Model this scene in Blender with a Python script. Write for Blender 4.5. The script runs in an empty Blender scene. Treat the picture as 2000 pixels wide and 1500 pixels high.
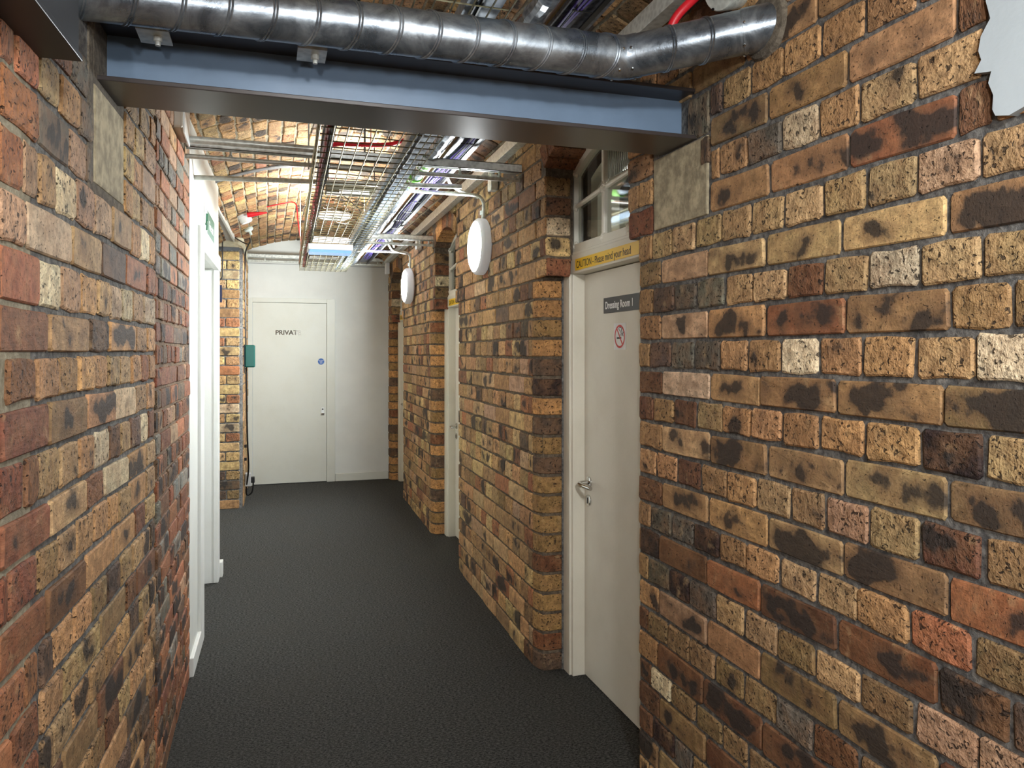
import bpy, bmesh, math, random
from mathutils import Vector, Matrix
random.seed(11)
R = random.Random(5)
C = bpy.context.scene.collection
sc = bpy.context.scene

# ------------------------------------------------------------------ camera, world, lamps, exposure
TH = math.radians(17.98); HE = 1.5; FPX = 1476.0
cam = bpy.data.cameras.new('camera'); co = bpy.data.objects.new('camera', cam); C.objects.link(co)
cam.sensor_width = 36.0; cam.lens = FPX/2000*36.0; cam.shift_y = -62/2000.0
cam.clip_start = 0.02
co.location = (0, 0, HE); co.rotation_euler = (math.radians(90), 0, -TH)
sc.camera = co
w = bpy.data.worlds.new('world'); sc.world = w; w.use_nodes = True
w.node_tree.nodes['Background'].inputs[0].default_value = (0.80, 0.88, 1.0, 1)
w.node_tree.nodes['Background'].inputs[1].default_value = 0.25
sc.view_settings.view_transform = 'Standard'; sc.view_settings.look = 'None'
sc.view_settings.exposure = 1.08; sc.view_settings.gamma = 1.0; sc.view_settings.use_curve_mapping = False
BULK = 6.0           # glow of the diffusers
CEIL = 6.0
def lamp(name, loc, direction, size, watts, col=(1, .96, .90), spread=180):
    l = bpy.data.lights.new(name, 'AREA'); l.shape = 'DISK'; l.size = size; l.energy = watts; l.color = col; l.spread = math.radians(spread)
    o = bpy.data.objects.new(name, l); C.objects.link(o); o.location = loc
    o.rotation_euler = Vector(direction).to_track_quat('-Z', 'Y').to_euler(); return o
lamp('lamp', (1.242-.084, 4.34, 2.128), (-1, 0, 0), .27, 27, (.92, .98, 1))      # nearer wall light
lamp('lamp', (1.297-.084, 7.06, 2.122), (-1, 0, 0), .27, 50, (.92, .98, 1))      # farther wall light
lamp('lamp', (.46, 5.87, 2.375), (0, 0, 1), .26, 17, (1, .98, .92))               # added tube on the emergency light, brightens the vault
lamp('lamp', (2.1, 3.05, 2.35), (-1, 0, .1), .2, 1.6, (1, .97, .88))               # lamp inside the first dressing room
lamp('lamp', (.50, 4.76, 2.545), (0, 0, 1), .14, 4, (1, .98, .92))                # batten above the wire tray
lamp('lamp', (.40, -.68, 2.44), (.06, 1, -.06), .32, 30, (.95, .98, 1), 150)            # round light hung behind the camera
lamp('lamp', (-.40, -1.0, 1.86), (1, .25, 0), .27, 20, (.97, .98, 1))              # added wall light behind the camera, left, brightens the right wall
lamp('lamp', (1.165, -.8, 1.86), (-1, .25, 0), .27, 12, (.97, .98, 1))             # added wall light behind the camera, right, brightens the left wall

# ------------------------------------------------------------------ helpers
def lin(c):
    return tuple((v/255/12.92 if v/255 <= 0.04045 else ((v/255+0.055)/1.055)**2.4) for v in c)
def prop(o, label=None, cat=None, group=None, kind=None):
    if label: o['label'] = label
    if cat: o['category'] = cat
    if group: o['group'] = group
    if kind: o['kind'] = kind
    return o
def empty(name, loc=(0, 0, 0), **k):
    o = bpy.data.objects.new(name, None); C.objects.link(o); o.location = loc
    o.empty_display_size = 0.05
    return prop(o, **k)
class MB:
    def __init__(s): s.v = []; s.f = []
    def add(s, vs, fs):
        b = len(s.v); s.v += [tuple(v) for v in vs]; s.f += [tuple(i+b for i in f) for f in fs]; return s
    def box(s, x0, x1, y0, y1, z0, z1):
        vs = [(x, y, z) for x in (x0, x1) for y in (y0, y1) for z in (z0, z1)]
        return s.add(vs, [(0, 1, 3, 2), (4, 6, 7, 5), (0, 4, 5, 1), (2, 3, 7, 6), (0, 2, 6, 4), (1, 5, 7, 3)])
    def prism(s, poly, axis, a, b):
        """poly in the other two axes, extruded from a to b along axis"""
        n = len(poly)
        def P(p, t): return {'x': (t, p[0], p[1]), 'y': (p[0], t, p[1]), 'z': (p[0], p[1], t)}[axis]
        vs = [P(p, a) for p in poly]+[P(p, b) for p in poly]
        fs = [tuple(range(n)), tuple(range(2*n-1, n-1, -1))]+[(i, (i+1) % n+0, (i+1) % n+n, i+n) for i in range(n)]
        return s.add(vs, fs)
    def seg_prism(s, p0, p1, z0, z1, thick, side):
        """box along the plan segment p0-p1, its face on the segment, body to one side"""
        d = Vector((p1[0]-p0[0], p1[1]-p0[1])); n = Vector((-d.y, d.x)).normalized()*side*thick
        q = [p0, p1, (p1[0]+n.x, p1[1]+n.y), (p0[0]+n.x, p0[1]+n.y)]
        return s.prism(q, 'z', z0, z1)
    def tube(s, pts, r, seg=10, cap=True):
        pts = [Vector(p) for p in pts]; n = len(pts); up = None; rings = []
        for i, p in enumerate(pts):
            t = (pts[min(i+1, n-1)]-pts[max(i-1, 0)]).normalized()
            if up is None:
                a = Vector((0, 0, 1)) if abs(t.z) < 0.9 else Vector((1, 0, 0)); up = t.cross(a).normalized()
            up = (up-t*up.dot(t)).normalized(); v = t.cross(up)
            rr = r[i] if isinstance(r, (list, tuple)) else r
            rings.append([p+(up*math.cos(a)+v*math.sin(a))*rr for a in [2*math.pi*k/seg for k in range(seg)]])
        vs = [q for g in rings for q in g]; fs = []
        for i in range(n-1):
            for k in range(seg):
                fs.append((i*seg+k, i*seg+(k+1) % seg, (i+1)*seg+(k+1) % seg, (i+1)*seg+k))
        if cap: fs += [tuple(range(seg-1, -1, -1)), tuple((n-1)*seg+k for k in range(seg))]
        return s.add(vs, fs)
    def lathe(s, prof, origin, axis, seg=28):
        """prof = [(radius, height)] along axis"""
        o = Vector(origin); ax = Vector(axis).normalized(); a = Vector((0, 0, 1)) if abs(ax.z) < .9 else Vector((1, 0, 0))
        e1 = ax.cross(a).normalized(); e2 = ax.cross(e1); vs = []; fs = []; n = len(prof)
        for r, h in prof:
            for k in range(seg):
                t = 2*math.pi*k/seg; vs.append(o+ax*h+(e1*math.cos(t)+e2*math.sin(t))*r)
        for i in range(n-1):
            for k in range(seg): fs.append((i*seg+k, i*seg+(k+1) % seg, (i+1)*seg+(k+1) % seg, (i+1)*seg+k))
        if prof[0][0] > 1e-5: fs.append(tuple(range(seg-1, -1, -1)))
        if prof[-1][0] > 1e-5: fs.append(tuple((n-1)*seg+k for k in range(seg)))
        return s.add(vs, fs)
    def build(s, name, mat, parent=None, bevel=0, smooth=False, **k):
        me = bpy.data.meshes.new(name); me.from_pydata(s.v, [], s.f); me.validate()
        bm = bmesh.new(); bm.from_mesh(me); bmesh.ops.recalc_face_normals(bm, faces=bm.faces); bm.to_mesh(me); bm.free()
        o = bpy.data.objects.new(name, me); C.objects.link(o)
        if mat: me.materials.append(mat)
        if parent is not None:
            o.parent = parent; o.matrix_parent_inverse = Matrix.Translation(parent.location).inverted()
        if smooth:
            me.polygons.foreach_set('use_smooth', [True]*len(me.polygons))
            try: me.set_sharp_from_angle(angle=math.radians(38))
            except Exception: pass
        if bevel:
            m = o.modifiers.new('bevel', 'BEVEL'); m.width = bevel; m.segments = 2; m.limit_method = 'ANGLE'
        return prop(o, **k)
def fillet(pts, r=0.04, n=6):
    pts = [Vector(p) for p in pts]; out = [pts[0]]
    for i in range(1, len(pts)-1):
        a, b, c = pts[i-1], pts[i], pts[i+1]; d1 = (a-b); d2 = (c-b); rr = min(r, d1.length*.45, d2.length*.45)
        p = b+d1.normalized()*rr; q = b+d2.normalized()*rr
        for k in range(n+1):
            t = k/n; out.append(p*(1-t)**2+b*2*t*(1-t)+q*t*t)
    out.append(pts[-1]); return out
def sag(pts, n=8):
    """smooth curve through points (Catmull-Rom)"""
    P = [Vector(p) for p in pts]; P = [P[0]]+P+[P[-1]]; out = []
    for i in range(1, len(P)-2):
        for k in range(n):
            t = k/n; a, b, c, d = P[i-1], P[i], P[i+1], P[i+2]
            out.append(0.5*((2*b)+(c-a)*t+(2*a-5*b+4*c-d)*t*t+(3*b-a-3*c+d)*t**3))
    out.append(P[-2]); return out

# ------------------------------------------------------------------ materials
class NT:
    def __init__(s, name):
        s.m = bpy.data.materials.new(name); s.m.use_nodes = True; s.t = s.m.node_tree; s.b = s.t.nodes['Principled BSDF']
    def n(s, typ, **k):
        o = s.t.nodes.new('ShaderNode'+typ)
        for a, b in k.items(): setattr(o, a, b)
        return o
    def l(s, a, b): s.t.links.new(a, b)
    def math(s, op, a, b=None, clamp=False):
        o = s.n('Math', operation=op, use_clamp=clamp)
        for i, v in enumerate((a, b)):
            if v is None: continue
            if isinstance(v, (int, float)): o.inputs[i].default_value = v
            else: s.l(v, o.inputs[i])
        return o.outputs[0]
    def noise(s, vec, scale, detail=3, rough=.55, dist=0):
        o = s.n('TexNoise'); o.inputs['Scale'].default_value = scale; o.inputs['Detail'].default_value = detail
        o.inputs['Roughness'].default_value = rough; o.inputs['Distortion'].default_value = dist
        if vec is not None: s.l(vec, o.inputs['Vector'])
        return o.outputs['Fac']
    def step(s, fac, a, b, lo=0., hi=1.):
        o = s.n('MapRange', interpolation_type='SMOOTHSTEP')
        s.l(fac, o.inputs['Value'])
        for key, v in (('From Min', a), ('From Max', b)):
            if isinstance(v, (int, float)): o.inputs[key].default_value = v
            else: s.l(v, o.inputs[key])
        o.inputs['To Min'].default_value = lo; o.inputs['To Max'].default_value = hi
        return o.outputs['Result']
    def mix(s, f, a, b, mode='MIX'):
        o = s.n('Mix', data_type='RGBA', blend_type=mode)
        for i, v in ((0, f), (6, a), (7, b)):
            if isinstance(v, (int, float)): o.inputs[i].default_value = v
            elif isinstance(v, tuple): o.inputs[i].default_value = v+(1,) if len(v) == 3 else v
            else: s.l(v, o.inputs[i])
        return o.outputs[2]
    def bump(s, h, dist=.002, strength=1., chain=None):
        o = s.n('Bump'); o.inputs['Distance'].default_value = dist; o.inputs['Strength'].default_value = strength
        s.l(h, o.inputs['Height'])
        if chain is not None: s.l(chain, o.inputs['Normal'])
        return o.outputs[0]
    def coord(s, out='Object'): return s.n('TexCoord').outputs[out]

def brick_mat(name, rough_face, stuff=False):
    t = NT(name)
    if stuff:
        ca = t.n('Attribute', attribute_name='bcol'); off = t.n('Attribute', attribute_name='boff')
        col, alpha = ca.outputs['Color'], ca.outputs['Alpha']; offv = off.outputs['Vector']
    else:
        oi = t.n('ObjectInfo'); col, alpha = oi.outputs['Color'], oi.outputs['Alpha']
        vm = t.n('VectorMath', operation='MULTIPLY'); cb = t.n('CombineXYZ')
        for i in range(3): t.l(oi.outputs['Random'], cb.inputs[i])
        t.l(cb.outputs[0], vm.inputs[0]); vm.inputs[1].default_value = (37.3, 53.1, 71.7); offv = vm.outputs[0]
    ad = t.n('VectorMath', operation='ADD'); t.l(t.coord(), ad.inputs[0]); t.l(offv, ad.inputs[1]); P = ad.outputs[0]
    big = t.noise(P, 9.5, 2, .5, .3); mid = t.noise(P, 38, 4, .6); fine = t.noise(P, 170, 3, .6)
    pit = t.noise(P, 95 if rough_face else 140, 2, .5, .6)
    mp = t.n('Mapping'); mp.inputs['Scale'].default_value = (14, 14, 90); t.l(P, mp.inputs['Vector'])
    streak = t.noise(mp.outputs[0], 1.0, 3, .6)
    # colour of the fired clay
    v = t.step(mid, .28, .72, .68, 1.42); c = t.mix(1.0, col, v, 'MULTIPLY')
    hue = t.step(t.noise(P, 16, 2), .35, .7); c = t.mix(t.math('MULTIPLY', hue, .34), c, (0.36, 0.185, 0.085))
    c = t.mix(t.step(t.noise(P, 21, 3), .58, .8, 0, .45), c, (0.62, 0.43, 0.22))
    c = t.mix(t.step(fine, .52, .72, 0, .5), c, (0.07, 0.05, 0.036))
    # burnt patches
    th = t.math('SUBTRACT', .70, t.math('MULTIPLY', alpha, .31))
    wob = t.math('ADD', big, t.math('MULTIPLY', t.math('SUBTRACT', mid, .5), .26))
    if not stuff:      # kiln marks sit on the middle of a brick's face and leave its edges paler
        sx = t.n('SeparateXYZ'); t.l(t.coord(), sx.inputs[0])
        ex = t.math('POWER', t.math('ABSOLUTE', t.math('MULTIPLY', sx.outputs[0], 8.3 if not rough_face else 15.0)), 2.0); ez = t.math('POWER', t.math('ABSOLUTE', t.math('MULTIPLY', sx.outputs[2], 28.0)), 2.0)
        wob = t.math('ADD', wob, t.math('MULTIPLY', t.math('SUBTRACT', .62, t.math('ADD', ex, ez)), .11))
    halo = t.step(wob, t.math('SUBTRACT', th, .09), th); c = t.mix(t.math('MULTIPLY', halo, .42), c, (0.13, 0.075, 0.045))
    patch = t.step(wob, th, t.math('ADD', th, .075))
    c = t.mix(t.math('MULTIPLY', patch, .88), c, (0.034, 0.029, 0.026))
    pf = t.step(pit, .605 if rough_face else .655, .675 if rough_face else .73)
    c = t.mix(t.math('MULTIPLY', pf, .85), c, (0.025, 0.018, 0.014))
    salt = t.step(t.noise(P, 26, 6, .75), .70, .78, 0, .5); c = t.mix(salt, c, (0.6, 0.55, 0.46))
    t.l(c, t.b.inputs['Base Color']); t.b.inputs['Roughness'].default_value = .78
    t.b.inputs['Specular IOR Level'].default_value = .35
    h = t.math('ADD', t.math('MULTIPLY', mid, 1.2 if rough_face else .35), t.math('MULTIPLY', fine, .35))
    h = t.math('SUBTRACT', h, t.math('MULTIPLY', pf, .9 if rough_face else .5))
    if not rough_face: h = t.math('ADD', h, t.math('MULTIPLY', streak, .4))
    t.l(t.bump(h, .0085 if rough_face else .0045, 1.0), t.b.inputs['Normal'])
    return t.m
def mortar_mat(name, a, b, sc_=1.0):
    t = NT(name); P = t.coord(); n1 = t.noise(P, 60*sc_, 6, .7); n2 = t.noise(P, 9, 3)
    c = t.mix(t.step(n1, .35, .68), lin(a), lin(b)); c = t.mix(t.step(n2, .35, .7, 0, .45), c, lin((48, 42, 38)))
    t.l(c, t.b.inputs['Base Color']); t.b.inputs['Roughness'].default_value = .95
    t.l(t.bump(n1, .006), t.b.inputs['Normal']); return t.m
def plain(name, col, rough=.5, metal=0., var=.06, nscale=14, bumpd=0, bscale=60, spec=.5, emit=0, ecol=None):
    t = NT(name); P = t.coord(); a = lin(col); n = t.noise(P, nscale, 4, .6)
    c = t.mix(t.step(n, .3, .7), tuple(x*(1-var) for x in a), tuple(min(1, x*(1+var)) for x in a))
    t.l(c, t.b.inputs['Base Color']); t.b.inputs['Roughness'].default_value = rough; t.b.inputs['Metallic'].default_value = metal
    t.b.inputs['Specular IOR Level'].default_value = spec
    if bumpd: t.l(t.bump(t.noise(P, bscale, 4, .6), bumpd), t.b.inputs['Normal'])
    if emit:
        t.b.inputs['Emission Color'].default_value = (ecol or (1, 1, 1))+(1,); t.b.inputs['Emission Strength'].default_value = emit
    return t.m
def galv(name, a, b, rough=.38, metal=.85):
    t = NT(name); P = t.coord(); vo = t.n('TexVoronoi'); vo.inputs['Scale'].default_value = 55; t.l(P, vo.inputs['Vector'])
    n = t.noise(P, 18, 5, .65); f = t.math('ADD', t.math('MULTIPLY', vo.outputs['Distance'], .5), t.math('MULTIPLY', n, .7))
    c = t.mix(t.step(f, .35, .8), lin(a), lin(b)); t.l(c, t.b.inputs['Base Color'])
    t.l(t.step(n, .3, .7, rough-.1, rough+.14), t.b.inputs['Roughness']); t.b.inputs['Metallic'].default_value = metal
    t.l(t.bump(n, .0006), t.b.inputs['Normal']); return t.m
def duct_mat():
    t = NT('duct_steel'); P = t.coord(); n = t.noise(P, 9, 6, .7, .6); n2 = t.noise(P, 60, 4, .7)
    c = t.mix(t.step(n, .35, .7), lin((116, 124, 132)), lin((172, 180, 186))); c = t.mix(t.step(n2, .62, .75, 0, .35), c, lin((78, 82, 86)))
    t.l(c, t.b.inputs['Base Color']); t.l(t.step(n, .3, .7, .24, .42), t.b.inputs['Roughness']); t.b.inputs['Metallic'].default_value = .84
    t.l(t.bump(n2, .0005), t.b.inputs['Normal']); return t.m
def scuffed(name, col, dirt, amount=.5, rough=.5):
    """painted woodwork with scuffs"""
    t = NT(name); P = t.coord(); n = t.noise(P, 3, 5, .6); c = t.mix(t.step(n, .4, .75, 0, .25), lin(col), lin(dirt))
    mp = t.n('Mapping'); mp.inputs['Scale'].default_value = (30, 30, 9); t.l(P, mp.inputs['Vector'])
    c = t.mix(t.step(t.noise(mp.outputs[0], 1.0, 6, .8), .735, .76, 0, amount), c, lin((70, 62, 50)))
    t.l(c, t.b.inputs['Base Color']); t.b.inputs['Roughness'].default_value = rough
    t.l(t.bump(t.noise(P, 120, 2), .0004), t.b.inputs['Normal']); return t.m

M_rough = brick_mat('brick_rough', True); M_smooth = brick_mat('brick_smooth', False); M_stuff = brick_mat('brick_joined', True, True)
M_mort = mortar_mat('mortar_dark', (78, 78, 78), (140, 138, 132))
M_mort_light = mortar_mat('mortar_lime', (140, 131, 108), (176, 168, 144))
M_mort_pink = mortar_mat('mortar_brown', (120, 98, 78), (160, 135, 108))
M_mort_pier = mortar_mat('mortar_tan', (84, 74, 62), (128, 112, 92))
M_mort_vault = mortar_mat('mortar_vault', (150, 140, 118), (190, 180, 155))
M_stone = plain('sandstone_pad', (166, 154, 126), .9, var=.34, nscale=26, bumpd=.003, bscale=45)
M_concrete = mortar_mat('concrete', (88, 80, 68), (128, 118, 102))
M_beam = plain('beam_paint', (108, 128, 150), .36, var=.06, nscale=7, bumpd=.0006, bscale=12)
M_flange_shaded = plain('flange_shaded', (58, 52, 50), .30, var=.08, nscale=5)  # brown tone of the flanges, with the shade on their undersides painted in
M_black = plain('black_paint', (26, 26, 29), .45)
M_galv = galv('galvanised', (184, 188, 182), (218, 222, 216), .38, .25)
M_duct = duct_mat()
M_zinc = galv('zinc_wire', (116, 112, 88), (160, 154, 124), .45, .5)
M_conduit = galv('conduit_steel', (186, 190, 182), (216, 220, 212), .36, .25)
M_white = scuffed('white_paint', (222, 224, 220), (196, 194, 182))
M_wall = plain('white_emulsion', (212, 214, 208), .75, var=.035, nscale=3, bumpd=.0006, bscale=90)
M_cream = scuffed('cream_gloss', (224, 219, 202), (182, 172, 150), .4, .38)
M_door = scuffed('door_cream', (226, 221, 206), (190, 180, 160), .25, .42)
M_enddoor = scuffed('door_white', (206, 208, 198), (188, 186, 168), .2, .45)
M_window = scuffed('window_cream', (228, 224, 208), (190, 180, 158), .35, .4)
M_lightbody = plain('light_housing', (196, 196, 196), .4, var=.01, emit=.05, ecol=(1, .97, .95))
M_diff = plain('light_diffuser', (255, 255, 255), .4, emit=BULK, ecol=(1.0, .97, .94))
M_added_tube = plain('added_tube_glow', (240, 244, 248), .4, emit=1.0, ecol=(.9, .96, 1))  # glow of the added tube that brightens the vault
M_ceildiff = plain('ceiling_diffuser', (255, 255, 255), .4, emit=CEIL, ecol=(1.0, .96, .90))
M_yellow = plain('yellow_sign', (246, 200, 45), .35, var=.01)
M_signblack = plain('sign_charcoal', (30, 32, 36), .4)
M_inkblack = plain('ink_black', (22, 22, 22), .5)
M_inkwhite = plain('ink_white', (236, 236, 234), .5)
M_inkred = plain('ink_red', (200, 45, 45), .45)
M_green = plain('exit_green', (12, 84, 58), .4)
M_teal = plain('teal_box', (12, 78, 70), .3)
M_blue = plain('blue_sticker', (30, 88, 160), .4)
M_navy = plain('navy_notice', (28, 36, 66), .4)
M_redcab = plain('red_cable', (150, 28, 34), .4); M_redb = plain('bright_red', (205, 32, 44), .4)
M_dkred = plain('maroon_cable', (92, 20, 30), .4)
M_blk = plain('black_cable', (16, 16, 18), .4); M_grycab = plain('grey_cable', (120, 122, 122), .45)
M_copper = plain('pink_cable', (206, 140, 104), .4)
M_purple = plain('purple_cable', (98, 74, 178), .38)
M_brownpipe = plain('brown_pipe', (126, 88, 58), .45, var=.25, nscale=10)
M_tanpipe = plain('tan_board', (196, 164, 112), .6, var=.2, nscale=8)
M_bluegrey = galv('tray_bluegrey', (136, 152, 170), (180, 194, 210), .42, .3)
M_foil = galv('foil_wrap', (104, 112, 122), (178, 188, 198), .36, .4)
M_chrome = plain('chrome', (205, 205, 202), .12, 1.0, var=.02)
M_datagrey = galv('data_tray_grey', (84, 88, 96), (134, 138, 146), .5, .2)
M_mirror = plain('mirror_steel', (215, 215, 212), .04, 1.0, var=0)
M_plastic = plain('white_plastic', (225, 228, 226), .35, var=.01)
M_darkbox = plain('olive_box', (74, 72, 58), .45)
M_labelgreen = plain('label_green', (104, 170, 60), .5)
M_lens = plain('prism_lens', (110, 160, 215), .15, emit=.30, ecol=(.35, .6, 1.0), bumpd=.003, bscale=70)
M_grey = plain('grey_paint', (168, 168, 166), .6, var=.04)
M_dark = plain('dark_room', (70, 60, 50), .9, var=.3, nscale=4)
M_plaster = plain('plaster_blue_white', (190, 200, 204), .7, var=.03, nscale=3, bumpd=.0012, bscale=22)
M_plasterpier = plain('pier_plaster', (205, 198, 170), .85, var=.12, nscale=20, bumpd=.002)
def glass_mat(name, flute=False):
    t = NT(name); t.b.inputs['Base Color'].default_value = (.85, .9, .88, 1); t.b.inputs['Roughness'].default_value = .03
    t.b.inputs['Transmission Weight'].default_value = 1.0; t.b.inputs['IOR'].default_value = 1.45
    if flute:
        wv = t.n('TexWave', wave_type='BANDS', bands_direction='Y'); wv.inputs['Scale'].default_value = 18; t.l(t.coord(), wv.inputs['Vector'])
        t.l(t.bump(wv.outputs['Fac'], .006), t.b.inputs['Normal'])
    return t.m
M_glass = glass_mat('window_glass'); M_flute = glass_mat('fluted_glass', True)
def carpet_mat():
    t = NT('carpet'); P = t.coord(); mp = t.n('Mapping'); mp.inputs['Scale'].default_value = (1, 1.7, 1); t.l(P, mp.inputs['Vector'])
    n = t.noise(mp.outputs[0], 85, 6, .85); n2 = t.noise(P, 420, 2, .6); big = t.noise(P, 2.2, 4, .6)
    c = t.mix(t.step(n, .38, .66), lin((26, 26, 27)), lin((112, 112, 108)))
    c = t.mix(t.step(n2, .58, .70, 0, .8), c, lin((150, 150, 142)))
    c = t.mix(t.step(big, .45, .7, 0, .25), c, lin((82, 80, 74)))
    t.l(c, t.b.inputs['Base Color']); t.b.inputs['Roughness'].default_value = 1.0; t.b.inputs['Specular IOR Level'].default_value = .1
    t.l(t.bump(t.math('ADD', n, t.math('MULTIPLY', n2, .6)), .008), t.b.inputs['Normal']); return t.m
M_carpet = carpet_mat()

# ------------------------------------------------------------------ brick system
PAL = dict(t=(194, 155, 100), o=(192, 141, 86), p=(188, 146, 108), w=(224, 202, 158), m=(156, 122, 74), b=(122, 76, 48),
           r=(176, 104, 62), R=(140, 77, 48), g=(104, 98, 82), k=(54, 38, 34), d=(92, 74, 60), P=(208, 178, 138), y=(210, 174, 106), n=(122, 122, 112))
def brick_mesh(wd, ht, seed, mat, rough):
    r = random.Random(seed); hw, hh = wd/2, ht/2; c = min(hh*.2, .0065)
    out = [(-hw+c, -hh), (0, -hh), (hw-c, -hh), (hw, -hh+c), (hw, hh-c), (hw-c, hh), (0, hh), (-hw+c, hh), (-hw, hh-c), (-hw, -hh+c)]
    j = .0032 if rough else .0018
    out = [(x+r.uniform(-j, j), z+r.uniform(-j, j)) for x, z in out]
    ins = .0045 if rough else .003; n = len(out); vs = []
    for x, z in out: vs.append((x, -.022, z))
    for x, z in out: vs.append((x, -.0035+r.uniform(-.001, .001), z))
    for x, z in out: vs.append((x*(1-ins/hw), r.uniform(-.0010, .0010), z*(1-ins/hh)))
    vs.append((r.uniform(-.2, .2)*hw, r.uniform(.0004, .0022), r.uniform(-.2, .2)*hh)); fs = []
    for a in (0, 1):
        for k in range(n): fs.append((a*n+k, a*n+(k+1) % n, (a+1)*n+(k+1) % n, (a+1)*n+k))
    for k in range(n): fs.append((2*n+k, 2*n+(k+1) % n, 3*n))
    me = bpy.data.meshes.new('brick'); me.from_pydata(vs, [], fs)
    bm = bmesh.new(); bm.from_mesh(me); bmesh.ops.recalc_face_normals(bm, faces=bm.faces)
    # open at the back: make sure the front faces look along +Y
    f = [q for q in bm.faces if all(v.co.y > -.0015 for v in q.verts)]
    if f and sum(q.normal.y for q in f) < 0: bmesh.ops.reverse_faces(bm, faces=bm.faces)
    bm.to_mesh(me); bm.free(); me.materials.append(mat); return me
HW, SW, BH = .127, .262, .078
MH = [brick_mesh(HW, BH, 100+i, M_rough, True) for i in range(12)]
MS = [brick_mesh(SW, BH, 200+i, M_smooth, False) for i in range(6)]+[brick_mesh(SW, BH, 300+i, M_rough, True) for i in range(6)]
ST, CT = math.sin(TH), math.cos(TH)
def proj(p):
    d = p[0]*ST+p[1]*CT
    if d < .15: return None
    return 1000+FPX*(p[0]*CT-p[1]*ST)/d, 688-FPX*(p[2]-HE)/d, d
class Brickwork:
    """collects bricks of one wall; the largest in view become parts, the rest one joined part"""
    def __init__(s, root, limit=300, part='brick'): s.root = root; s.b = []; s.limit = limit; s.part = part
    def add(s, p0, p1, z0, z1, code='o', patch=0., jit=1., gap=.010, n3=None, up=None, c3=None):
        """p0->p1 in plan with outward normal = up x u; or c3/n3/up for a free pose"""
        R_ = R
        if c3 is None:
            u = Vector((p1[0]-p0[0], p1[1]-p0[1], 0)); L = u.length
            if L < .03: return
            u.normalize(); upv = Vector((0, 0, 1)); n = upv.cross(u); c = Vector(((p0[0]+p1[0])/2, (p0[1]+p1[1])/2, (z0+z1)/2)); h = z1-z0
        else:
            c = Vector(c3); n = Vector(n3).normalized(); upv = Vector(up).normalized(); u = n.cross(upv).normalized(); L = p0; h = z0
        wd = L-gap+R_.uniform(-.002, .002)*jit; hh = h-.0115+R_.uniform(-.003, .002)*jit
        c = c+n*R_.uniform(-.0012, .0035)*jit+u*R_.uniform(-.0015, .0015)*jit+upv*R_.uniform(-.001, .001)*jit
        tilt = R_.uniform(-.012, .012)*jit
        rot = Matrix((u, n, upv)).transposed().to_4x4() @ Matrix.Rotation(tilt, 4, 'Y') @ Matrix.Rotation(R_.uniform(-.012, .012)*jit, 4, 'Z')
        base = PAL[code]; g_ = sum(base)/3; base = tuple(x*.80+g_*.20 for x in base); v = R_.uniform(.86, 1.10); col = lin(tuple(min(255, x*v+R_.uniform(-3, 3)) for x in base))
        q = [proj(c+u*(a*wd/2)+upv*(b*hh/2)) for a in (-1, 1) for b in (-1, 1)]
        area = 0
        if all(q) and any(-40 < x[0] < 2040 and -40 < x[1] < 1540 for x in q):
            area = (max(x[0] for x in q)-min(x[0] for x in q))*(max(x[1] for x in q)-min(x[1] for x in q))
        s.b.append((area, rot, c, wd, hh, col, patch, L > .19, code))
    def flush(s, label=None):
        s.b.sort(key=lambda t: -t[0]); ind = [t for t in s.b if t[0] > 30][:s.limit]; rest = s.b[len(ind):]
        inv = Matrix.Translation(s.root.location).inverted()
        for area, rot, c, wd, hh, col, patch, st, code in ind:
            me = R.choice(MS[:6] if code not in 'twmg' or patch > .3 else MS) if st else R.choice(MH)
            o = bpy.data.objects.new(s.part, me); C.objects.link(o); o.parent = s.root; o.matrix_parent_inverse = inv
            o.matrix_basis = Matrix.Translation(c) @ rot @ Matrix.Diagonal((wd/(SW if st else HW), 1, hh/BH, 1))
            o.color = col+(patch,)
        if rest:
            vs = []; fs = []; cc = []; of = []
            for area, rot, c, wd, hh, col, patch, st, code in rest:
                hx, hz = wd/2, hh/2; b = len(vs); e = .003
                loc = [(-hx, -.018, -hz), (hx, -.018, -hz), (hx, -.018, hz), (-hx, -.018, hz), (-hx, -.003, -hz), (hx, -.003, -hz), (hx, -.003, hz), (-hx, -.003, hz),
                       (-hx+e, 0, -hz+e), (hx-e, 0, -hz+e), (hx-e, 0, hz-e), (-hx+e, 0, hz-e)]
                M = Matrix.Translation(c) @ rot
                vs += [M @ Vector(p) for p in loc]
                fs += [(b+i, b+(i+1) % 4, b+4+(i+1) % 4, b+4+i) for i in range(4)]+[(b+4+i, b+4+(i+1) % 4, b+8+(i+1) % 4, b+8+i) for i in range(4)]+[(b+8, b+9, b+10, b+11)]
                o3 = (R.uniform(0, 50), R.uniform(0, 50), R.uniform(0, 50)); cc += [col+(patch,)]*12; of += [o3]*12
            me = bpy.data.meshes.new('bricks'); me.from_pydata([tuple(v) for v in vs], [], fs)
            a = me.attributes.new('bcol', 'FLOAT_COLOR', 'POINT'); a.data.foreach_set('color', [x for q in cc for x in q])
            a = me.attributes.new('boff', 'FLOAT_VECTOR', 'POINT'); a.data.foreach_set('vector', [x for q in of for x in q])
            me.materials.append(M_stuff); o = bpy.data.objects.new(s.part+'work', me); C.objects.link(o); o.parent = s.root; o.matrix_parent_inverse = inv
            o['kind'] = 'stuff'
PM_RIGHT = 'oooottttoommpdbrwo'; PM_PIER = 'oooyyttoopmmdbroo'; PM_C = 'RRrRbdRrdbRrpn'; PM_RED = 'RRRRbrR'; PM_VAULT = 'ooyyorottopmdoyo'
def patchrand(): return R.choice((0, 0, .1, .2, .3, .5, .7, .85))
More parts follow.
